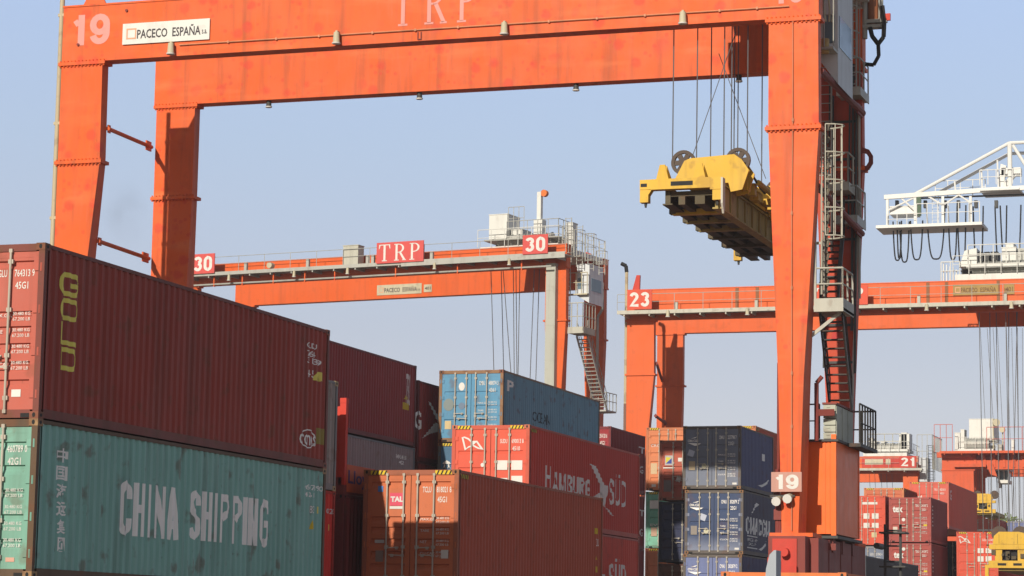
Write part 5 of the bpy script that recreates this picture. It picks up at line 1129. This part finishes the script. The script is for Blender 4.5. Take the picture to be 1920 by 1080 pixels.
m21 = machinery(c21, X21(1618, 850)[0], X21(1700, 850)[0], .1, X21(1680, 855)[1], 31, 6.8, drum_r=.5)
zz = X21(1650, 844, .5)[1]; mb = MB(); mb.box(X21(1628, 844, .5)[0], X21(1702, 844, .5)[0], .4, 4, zz - .15, zz + .1); mb.build("platform", WHITE, m21)
for a_, b_, t_ in ((1629, 1636, 822), (1638, 1643, 828), (1652, 1658, 828), (1662, 1676, 832), (1686, 1705, 814), (1690, 1700, 812)): cabinet(m21, X21(a_, 840, .8)[0], X21(b_, 840, .8)[0], .8, 2.6, zz + .1, X21(a_, t_, .8)[1], WHITE, "motor")
mb = MB(); railing(mb, [(X21(1628, 844, .5)[0], .4, zz + .1), (X21(1690, 844, .5)[0], .4, zz + .1)], 1.5, .8, .045); railing(mb, [(S21 + .1, -1, z21), (S21 + 1.6, -1, z21), (S21 + 1.6, 5, z21)], 3.4, .5, .03); mb.build("railing", GW, c21)
q0 = X21(1720, 890, .5); mb = MB(); mb.box(S21 + .05, S21 + .85, .6, 2.4, X21(1720, 903, .5)[1], X21(1720, 858, .5)[1]); mb.build("operator_cab", CABGREY, c21)
mb = MB(); cage_ladder(mb, S21 + 1.2, .6, z21 - 3, z21 + 2.5, .5, .4, (1, 0), True, z21 - 1); mb.build("caged_ladder", DGREY, c21)
for x in (1630, 1640, 1652, 1662, 1672): a = X21(x, 884, 2); rope(c21, (a[0], 2, z21), (a[0] + .1, 2, X21(x, 930, 2)[1]), .022)

# ---- red-orange crane at the right edge
AR = Frame(tuple(ony(1766, 870, 240.0)[:2]) + (0,), 0); XR = AR.at
cr = thing("gantry_crane", "distant red orange gantry crane with white machine house at the right edge", "crane", AR.o, 0)
zr0, zr1 = XR(1850, 880)[1], XR(1850, 850)[1]; SR = 24.0
REDOR = paint("red_orange_paint", (.74, .11, .03), rust=.15, streak=.35)
portal(cr, SR, zr0, zr1, 7.5, REDOR, zbR=zr0 - .2, ztR=zr1, lw=3.0)
mb = MB(); mb.box(-.4, 2.8, -.5, -.04, zr1 - .4, zr1 + .1)
for k in range(14): xx = 3.0 + k * .9; mb.box(xx, xx + .25, -.1, -.032, zr0 + .15, zr0 + .9); mb.box(xx + .2, xx + .7, -.08, -.032, zr1 - .6, zr1 - .2, 1)
mb.build("girder_stiffener", [REDOR, MAROONP], cr)
mb = MB(); mb.box(1.2, 4.2, -.5, -.04, zr0 + .2, zr0 + .5); mb.prism([(4.6, zr0 - .5), (5.2, zr0 - .7), (4.8, zr0 + .5), (4.2, zr0 + .5)], lambda u, v, d: (u, -.4 + d, v), .3); mb.build("leg_strut", REDOR, cr)
deck(cr, 0, SR, -1.3, -.05, zr1 + .05, REDOR, rail=False)
mb = MB(); railing(mb, [(-.5, -1.25, zr1 + .05), (1.2, -1.25, zr1 + .05)], 2.6, .6, .03); railing(mb, [(4.4, -1.25, zr1 + .05), (SR, -1.25, zr1 + .05)], 2.3, 1.6, .032); mb.build("railing", paint("pink_red_railing", (.70, .16, .12)), cr)
mR = machinery(cr, XR(1795, 840)[0], XR(1862, 840)[0], .2, zr1 + .1, 41, 7, drum_r=.6)
cabinet(mR, XR(1817, 800, 1)[0], XR(1863, 800, 1)[0], 1, 4.5, XR(1840, 826, 1)[1], XR(1840, 786, 1)[1]); cabinet(mR, XR(1790, 800, 1)[0], XR(1800, 800, 1)[0], 1, 2.5, zr1 + .2, XR(1794, 812, 1)[1]); cabinet(mR, XR(1801, 800, 1)[0], XR(1808, 800, 1)[0], 1, 2.5, zr1 + .2, XR(1804, 806, 1)[1])
cabinet(mR, XR(1872, 840, 1)[0], XR(1880, 840, 1)[0], .4, 1.5, zr1 + .1, XR(1875, 835, 1)[1], GALV); cabinet(mR, XR(1898, 840, 1)[0], XR(1904, 840, 1)[0], .4, .8, zr1 + .1, XR(1900, 826, 1)[1])
mb = MB(); q = XR(1868, 793, 1); mb.tube((q[0], .8, q[1]), (q[0] + .1, .4, q[1]), .35, 12); mb.tube((q[0] - .3, 1, zr1), (q[0] - .3, 1, q[1] + .4), .07, 6); q = XR(1880, 806, 1); mb.tube((q[0], .9, q[1]), (q[0], .6, q[1]), .28, 10); mb.tube((q[0], 1, zr1), (q[0], 1, q[1]), .06, 6); mb.build("floodlight", CREAM, mR)
q0 = XR(1865, 900, 2); q1 = XR(1892, 883, 2); mb = MB(); mb.loft([[(q0[0] + .4, 2, q0[1]), (q1[0] - .2, 2, q0[1]), (q1[0] - .2, 4, q0[1]), (q0[0] + .4, 4, q0[1])], [(q0[0], 2, q1[1]), (q1[0], 2, q1[1]), (q1[0], 4, q1[1]), (q0[0], 4, q1[1])]]); cb = mb.build("operator_cab", GLASS, cr)
mb = MB(); mb.box(q0[0] + .3, q1[0], 1.9, 4.1, q0[1] - .3, q0[1] - .01); mb.box(q0[0] - .05, q1[0] + .1, 1.9, 4.1, q1[1] + .01, q1[1] + .3); mb.tube(((q0[0] + q1[0]) / 2 - .3, 3, q0[1] - .7), ((q0[0] + q1[0]) / 2 - .3, 3, q0[1] - .3), .15, 8)
for t in (0, .33, .66, .97): xx = q0[0] + (q1[0] - q0[0]) * t; mb.tube((xx + (.4 if t == 0 else 0), 1.95, q0[1]), (xx, 1.95, q1[1]), .06, 5)
mb.build("cab_frame", WHITE, cb)
for x in (1804, 1820, 1833, 1836, 1856, 1868, 1878, 1890, 1900, 1912): a = XR(x, 900, 3); rope(cr, (a[0], 3, zr0 + .3), (a[0] + .12, 3, XR(x, 1010, 3)[1]), .022)
# long ropes from the ship crane's spreader area
# ---- white ship-to-shore crane boom
AW = Frame(tuple(ony(1645, 430, 236.0)[:2]) + (0,), 0); XW = AW.at
cw_ = thing("ship_crane", "white lattice boom of a ship crane with looped black cables at the upper right", "crane", AW.o, 0)
BW = paint("bright_white_steel", (.88, .88, .86), rust=.05, streak=.1, fade=.1)
def w3(x, y, dy=0): q = XW(x, y, dy); return (q[0], dy, q[1])
for dy in (0, 3.2):
    mb = MB(); mb.bar(w3(1658, 370, dy), w3(1842, 357, dy), .35, .42); mb.bar(w3(1842, 357, dy), w3(1990, 348, dy), .35, .42); mb.build("boom_beam", BW, cw_)
    o_ = 0 if dy == 0 else 18
    mb = MB(); mb.tube(w3(1712, 366, dy), w3(1893, 268, dy), .17, 8); mb.tube(w3(1893, 268, dy), w3(1990, 264, dy), .17, 8); mb.tube(w3(1893, 268, dy), w3(1894, 352, dy), .22, 8); mb.tube(w3(1899, 272, dy), w3(1945, 345, dy), .16, 8); mb.build("stay_truss", BW, cw_)
mb = MB(); mb.tube(w3(1762, 360, 1.6), w3(1893, 288, 1.6), .16, 8); mb.tube(w3(1893, 288, 1.6), w3(1990, 284, 1.6), .16, 8); mb.build("stay_truss", BW, cw_)
mb = MB()
for k in range(9):
    xa_ = 1665 + k * 34; mb.tube(w3(xa_, 369 - k * 2, 0), w3(xa_ + 17, 368 - k * 2, 3.2), .07, 5); mb.tube(w3(xa_ + 17, 368 - k * 2, 3.2), w3(xa_ + 34, 367 - k * 2, 0), .07, 5)
for x_a, y_a, x_b, y_b in ((1664, 395, 1716, 370), (1716, 395, 1690, 372), (1768, 385, 1740, 368), (1768, 385, 1800, 364), (1820, 380, 1795, 364), (1790, 340, 1792, 362), (1840, 318, 1842, 358), (1870, 300, 1872, 352)): mb.tube(w3(x_a, y_a, 0), w3(x_b, y_b, 0), .09, 6)
mb.build("lattice_brace", BW, cw_)
mb = MB(); a = w3(1642, 428, -.5); b = w3(1841, 419, -.5); mb.box(a[0], b[0], -.5, 3.6, a[2], a[2] + .28); mb.build("lower_walkway", BW, cw_)
mb = MB(); x_ = a[0] + 1.1
for x in (1664, 1716, 1768, 1820): p = XW(x, 390)[0]; 
for x in (1664, 1716, 1768, 1820):
    for dy in (0, 3.2): p = XW(x, 390, dy)[0]; mp_ = MB(); mp_.box(p - .12, p + .12, dy - .1, dy + .1, a[2] + .28, XW(x, 368, dy)[1]); mp_.build("hanger_post", BW, cw_)
mb = MB(); railing(mb, [(XW(1720, 400)[0], -.4, a[2] + .3), (XW(1838, 400)[0], -.4, a[2] + .3)], 1.9, 1.0, .045); railing(mb, [(XW(1665, 400)[0], -.4, a[2] + .3), (XW(1720, 400)[0], -.4, a[2] + .3)], 1.0, .9, .04)
tz_ = XW(1780, 360)[1]; railing(mb, [(XW(1743, 360)[0], 3.4, tz_ + .2), (XW(1838, 360)[0], 3.4, tz_ + .2)], 1.5, 1.1, .045); railing(mb, [(XW(1838, 350)[0], -.3, tz_ + .5), (XW(1915, 350)[0], -.3, tz_ + .5)], 1.4, .7, .045); mb.build("railing", BW, cw_)
mb = MB(); q0 = XW(1669, 403, .5); q1 = XW(1719, 388, .5); mb.box(q0[0], q1[0], .3, 2.6, q0[1], q1[1]); mb.box(q0[0] - .05, q1[0] + .05, .25, 2.65, q1[1] + .02, q1[1] + .12); mb.build("machine_box", BW, cw_)
mb = MB(); q = XW(1754, 390, .6); cage_ladder(mb, q[0], .6, a[2] + .3, XW(1754, 366, .6)[1], .6, .3, (1, 0), False); mb.build("ladder", BW, cw_)
mb = MB(); q0 = XW(1838, 362, 0); mb.box(q0[0], XW(1912, 355)[0], -.4, 3.6, q0[1] + .15, q0[1] + .35)
mb.build("platform", BW, cw_)
mb = MB(); mb.prism([(XW(1868, 350)[0], q0[1] + .4), (XW(1880, 350)[0], q0[1] + .4), (XW(1885, 305)[0], q0[1] + 2.6), (XW(1875, 305)[0], q0[1] + 2.8)], lambda u, v, d: (u, .5 + d, v), .5)
mb.box(XW(1876, 310)[0], XW(1912, 310)[0], .5, 1.6, q0[1] + 1.7, q0[1] + 2.4); mb.bar(w3(1882, 350, .7), w3(1910, 318, .7), .3, .45); mb.build("sheave_bracket", BW, cw_)
for (x0, x1, yb) in ((1674, 1690, 488), (1683, 1691, 485), (1686, 1704, 491), (1708, 1731, 488), (1737, 1772, 486), (1778, 1795, 487), (1796, 1812, 500), (1824, 1843, 505), (1866, 1888, 520), (1876, 1915, 540)):
    pts = []; n = 18; zt0 = XW(x0, 386 if x0 > 1730 else 415, 1.2)[1]; xa, xb = XW(x0, 420, 1.2)[0], XW(x1, 420, 1.2)[0]; zb2 = XW(x0, yb, 1.2)[1]
    for i in range(n + 1):
        t = i / n; u = 2 * t - 1; sag = 1 - abs(u) ** 3.2
        pts.append((xa + (xb - xa) * (.5 + .5 * math.copysign(abs(u) ** .8, u)), 1.2 + .3 * math.sin(x0), zt0 + (zb2 - zt0) * sag))
    mb = MB(); mb.path(pts, .075, 6); mb.build("festoon_cable", BLACK, cw_)
mb = MB()
for x in (1682, 1735, 1772, 1797, 1830, 1868): p = XW(x, 380, 1.2); mb.box(p[0] - .15, p[0] + .15, 1.0, 1.5, p[1] - .5, p[1] + .2)
mb.tube(w3(1720, 372, 1.2), w3(1990, 362, 1.2), .09, 6); mb.build("cable_carrier", DGREY, cw_)
mb = MB(); p = XW(1723, 385, -.2); mb.box(p[0] - .2, p[0] + .2, -.3, 0, XW(1723, 405)[1], XW(1723, 370)[1]); mb.build("green_box", paint("dark_green_box", (.08, .14, .08)), cw_)
for x, x2 in ((1838, 1858), (1851, 1876), (1862, 1882), (1870, 1890), (1887, 1900), (1897, 1906), (1908, 1911), (1917, 1919)):
    a = XW(x, 625, 6); b = XW(x2, 1000, 6); rope(cw_, (a[0], 6, a[1] + .5), (b[0], 6, b[1]), .024)

# ---- two more spreaders at the right
for nm_, lab, Y_, px_, sc_ in (("near", "yellow spreader with twin sheaves hanging low in the bottom right corner", 147.0, (1847, 1072), .80), ("far", "smaller yellow spreader half hidden behind the large salmon red container", 196.0, (1818, 966), .58)):
    o = ony(px_[0], px_[1], Y_); q = thing("container_spreader", lab, "spreader", (o.x, Y_, o.z), 0); q.scale = (sc_, sc_, sc_); mb = MB(); w2 = 3.4
    mb.box(0, .25, 0, .3, -.35, .5); mb.box(.25, w2, 0, .3, .28, .8); mb.build("end_beam", YELLOW, q)
    mb = MB(); mb.box(.7, 1.2, .1, .5, .801, 1.6); mb.box(2.3, 2.8, .1, .5, .801, 1.6); mb.box(.3, w2, .0, .6, 1.601, 1.95); mb.build("headblock_beam", YELLOW, q)
    mb = MB(); mb.prism([(.55, 1.96), (2.9, 1.96), (3.05, 2.25), (2.85, 2.75), (2.4, 2.85), (1.0, 2.85), (.65, 2.55)], lambda u, v, d: (u, .0 + d, v), .5); mb.build("headblock_plate", YELLOW, q)
    mb = MB(); mb.box(.9, w2 - .3, .35, 11.5, .1, .6); mb.build("main_beam", YSIDE, q)
    mb = MB(); mb.box(1.21, 2.29, .45, .6, .82, 1.58); mb.build("opening_shade", BLACK, q)  # black block painted in as the dark gap between the posts
    mb = MB(); rn_ = random.Random(int(Y_))
    for k in range(7): xx = rn_.uniform(.3, 2.9); zz = rn_.uniform(.82, 1.3); mb.box(xx, xx + rn_.uniform(.1, .35), -.02, .25, zz, zz + rn_.uniform(.1, .4))
    mb.tube((.1, .1, 1.9), (3.2, .1, 1.86), .05, 6); mb.build("hydraulics", YD, q)
    mb = MB(); mb.box(.9, 1.5, -.012, -.001, .45, .62); mb.box(2.0, 2.6, -.012, -.001, .45, .62); mb.box(1.0, 1.02, -.012, -.001, 2.0, 2.7); mb.box(2.3, 2.32, -.012, -.001, 2.0, 2.7); mb.build("opening_shade", BLACK, q)  # black strips painted as the dark of narrow openings
    mb = MB(); mb.box(2.901, 3.0, -.05, .2, -.1, .27); mb.build("guide_flap", WHITE, q)
    for sx_ in (.85, 2.35): mb = MB(); xs_ = sx_ + .1 + (.75 if nm_ == 'far' and sx_ > 1 else 0); mb.tube((xs_, .55, 2.72), (xs_, .8, 2.72), .56, 24); mb.tube((xs_, .5, 2.72), (xs_, .85, 2.72), .15, 10); mb.build("sheave", SH, q)

# ---- far tree
rnd = random.Random(9); tp = ony(1897, 985, 330.0)
tr_ = thing("tree", "small bright green tree top above the lavender blue container at the right", "tree", (tp.x, 330.0, 0))
mb = MB(); mb.tube((0, 0, 0), (0, 0, tp.z - 1.5), .35, 8, 0, .2)
for k in range(6): a_ = k * 1.05; mb.tube((0, 0, tp.z - 3 + k * .3), (math.cos(a_) * 1.6, math.sin(a_) * 1.2, tp.z - .3 + .2 * k), .12, 6, 0, .05)
mb.build("trunk", flat("bark", (.12, .09, .06)), tr_)
mb = MB()
for k in range(14):
    c = Vector((rnd.gauss(0, 1.5), rnd.gauss(0, 1.2), tp.z - .4 + rnd.gauss(0, .9)))
    for j in range(70):
        p = c + Vector((rnd.gauss(0, .45), rnd.gauss(0, .45), rnd.gauss(0, .4))); a_ = Vector((rnd.gauss(0, 1), rnd.gauss(0, 1), rnd.gauss(0, 1))).normalized() * .2; b_ = a_.orthogonal().normalized() * .13
        mb.add([p - a_, p + b_, p + a_, p - b_], [(0, 1, 2, 3)], 0)
mb.build("crown", flat("tree_leaves", (.20, .26, .06)), tr_)

# ---- summer haze over the yard
hz = MB(); hz.box(-330, 160, -30, 560, -1, 75)
hm = bpy.data.materials.new("haze_air"); hm.use_nodes = True; hn = hm.node_tree; hn.nodes.clear()
pv = hn.nodes.new("ShaderNodeVolumePrincipled"); pv.inputs["Color"].default_value = (.86, .86, .90, 1); pv.inputs["Density"].default_value = .0004; pv.inputs["Anisotropy"].default_value = .2
ho_ = hn.nodes.new("ShaderNodeOutputMaterial"); hn.links.new(pv.outputs[0], ho_.inputs["Volume"])
hb = hz.build("haze", hm); hb['kind'] = 'stuff'

# ---- faint smoke drifting up behind the near crane's left leg
for nm__, (px_a, py_a), (rx_, ry_, rz_) in (("smoke", (232, 395), (3.6, 4, 7.0)),):
    c_ = ony(px_a, py_a, 290.0); bm_ = bmesh.new(); bmesh.ops.create_icosphere(bm_, subdivisions=3, radius=1)
    for v__ in bm_.verts: v__.co = Vector((v__.co.x * rx_ + v__.co.z * -3.0, v__.co.y * ry_, v__.co.z * rz_))
    me_ = bpy.data.meshes.new(nm__); bm_.to_mesh(me_); bm_.free(); o_ = link(nm__, me_, None, c_); o_['kind'] = 'stuff'
    sm_ = bpy.data.materials.new("thin_smoke"); sm_.use_nodes = True; sn = sm_.node_tree; sn.nodes.clear()
    vp = sn.nodes.new("ShaderNodeVolumePrincipled"); vp.inputs["Color"].default_value = (.25, .25, .27, 1)
    tc_ = sn.nodes.new("ShaderNodeTexCoord"); ns = sn.nodes.new("ShaderNodeTexNoise"); ns.inputs["Scale"].default_value = .28; ns.inputs["Detail"].default_value = 4; sn.links.new(tc_.outputs["Object"], ns.inputs["Vector"])
    gr = sn.nodes.new("ShaderNodeVectorMath"); gr.operation = 'LENGTH'; sc_n = sn.nodes.new("ShaderNodeVectorMath"); sc_n.operation = 'MULTIPLY'; sc_n.inputs[1].default_value = (2.0, 1, 2.0)
    gg = sn.nodes.new("ShaderNodeVectorMath"); gg.operation = 'SUBTRACT'; gg.inputs[1].default_value = (.5, .5, .5); sn.links.new(tc_.outputs["Generated"], gg.inputs[0]); sn.links.new(gg.outputs[0], sc_n.inputs[0]); sn.links.new(sc_n.outputs[0], gr.inputs[0])
    fa = sn.nodes.new("ShaderNodeMapRange"); fa.inputs[1].default_value = .15; fa.inputs[2].default_value = .75; fa.inputs[3].default_value = 1; fa.inputs[4].default_value = 0; sn.links.new(gr.outputs["Value"], fa.inputs[0])
    nr = sn.nodes.new("ShaderNodeMapRange"); nr.inputs[1].default_value = .42; nr.inputs[2].default_value = .7; sn.links.new(ns.outputs[0], nr.inputs[0])
    m1 = sn.nodes.new("ShaderNodeMath"); m1.operation = 'MULTIPLY'; sn.links.new(fa.outputs[0], m1.inputs[0]); sn.links.new(nr.outputs[0], m1.inputs[1])
    m2 = sn.nodes.new("ShaderNodeMath"); m2.operation = 'MULTIPLY'; m2.inputs[1].default_value = .06; sn.links.new(m1.outputs[0], m2.inputs[0]); sn.links.new(m2.outputs[0], vp.inputs["Density"])
    mo_ = sn.nodes.new("ShaderNodeOutputMaterial"); sn.links.new(vp.outputs[0], mo_.inputs["Volume"]); me_.materials.append(sm_)
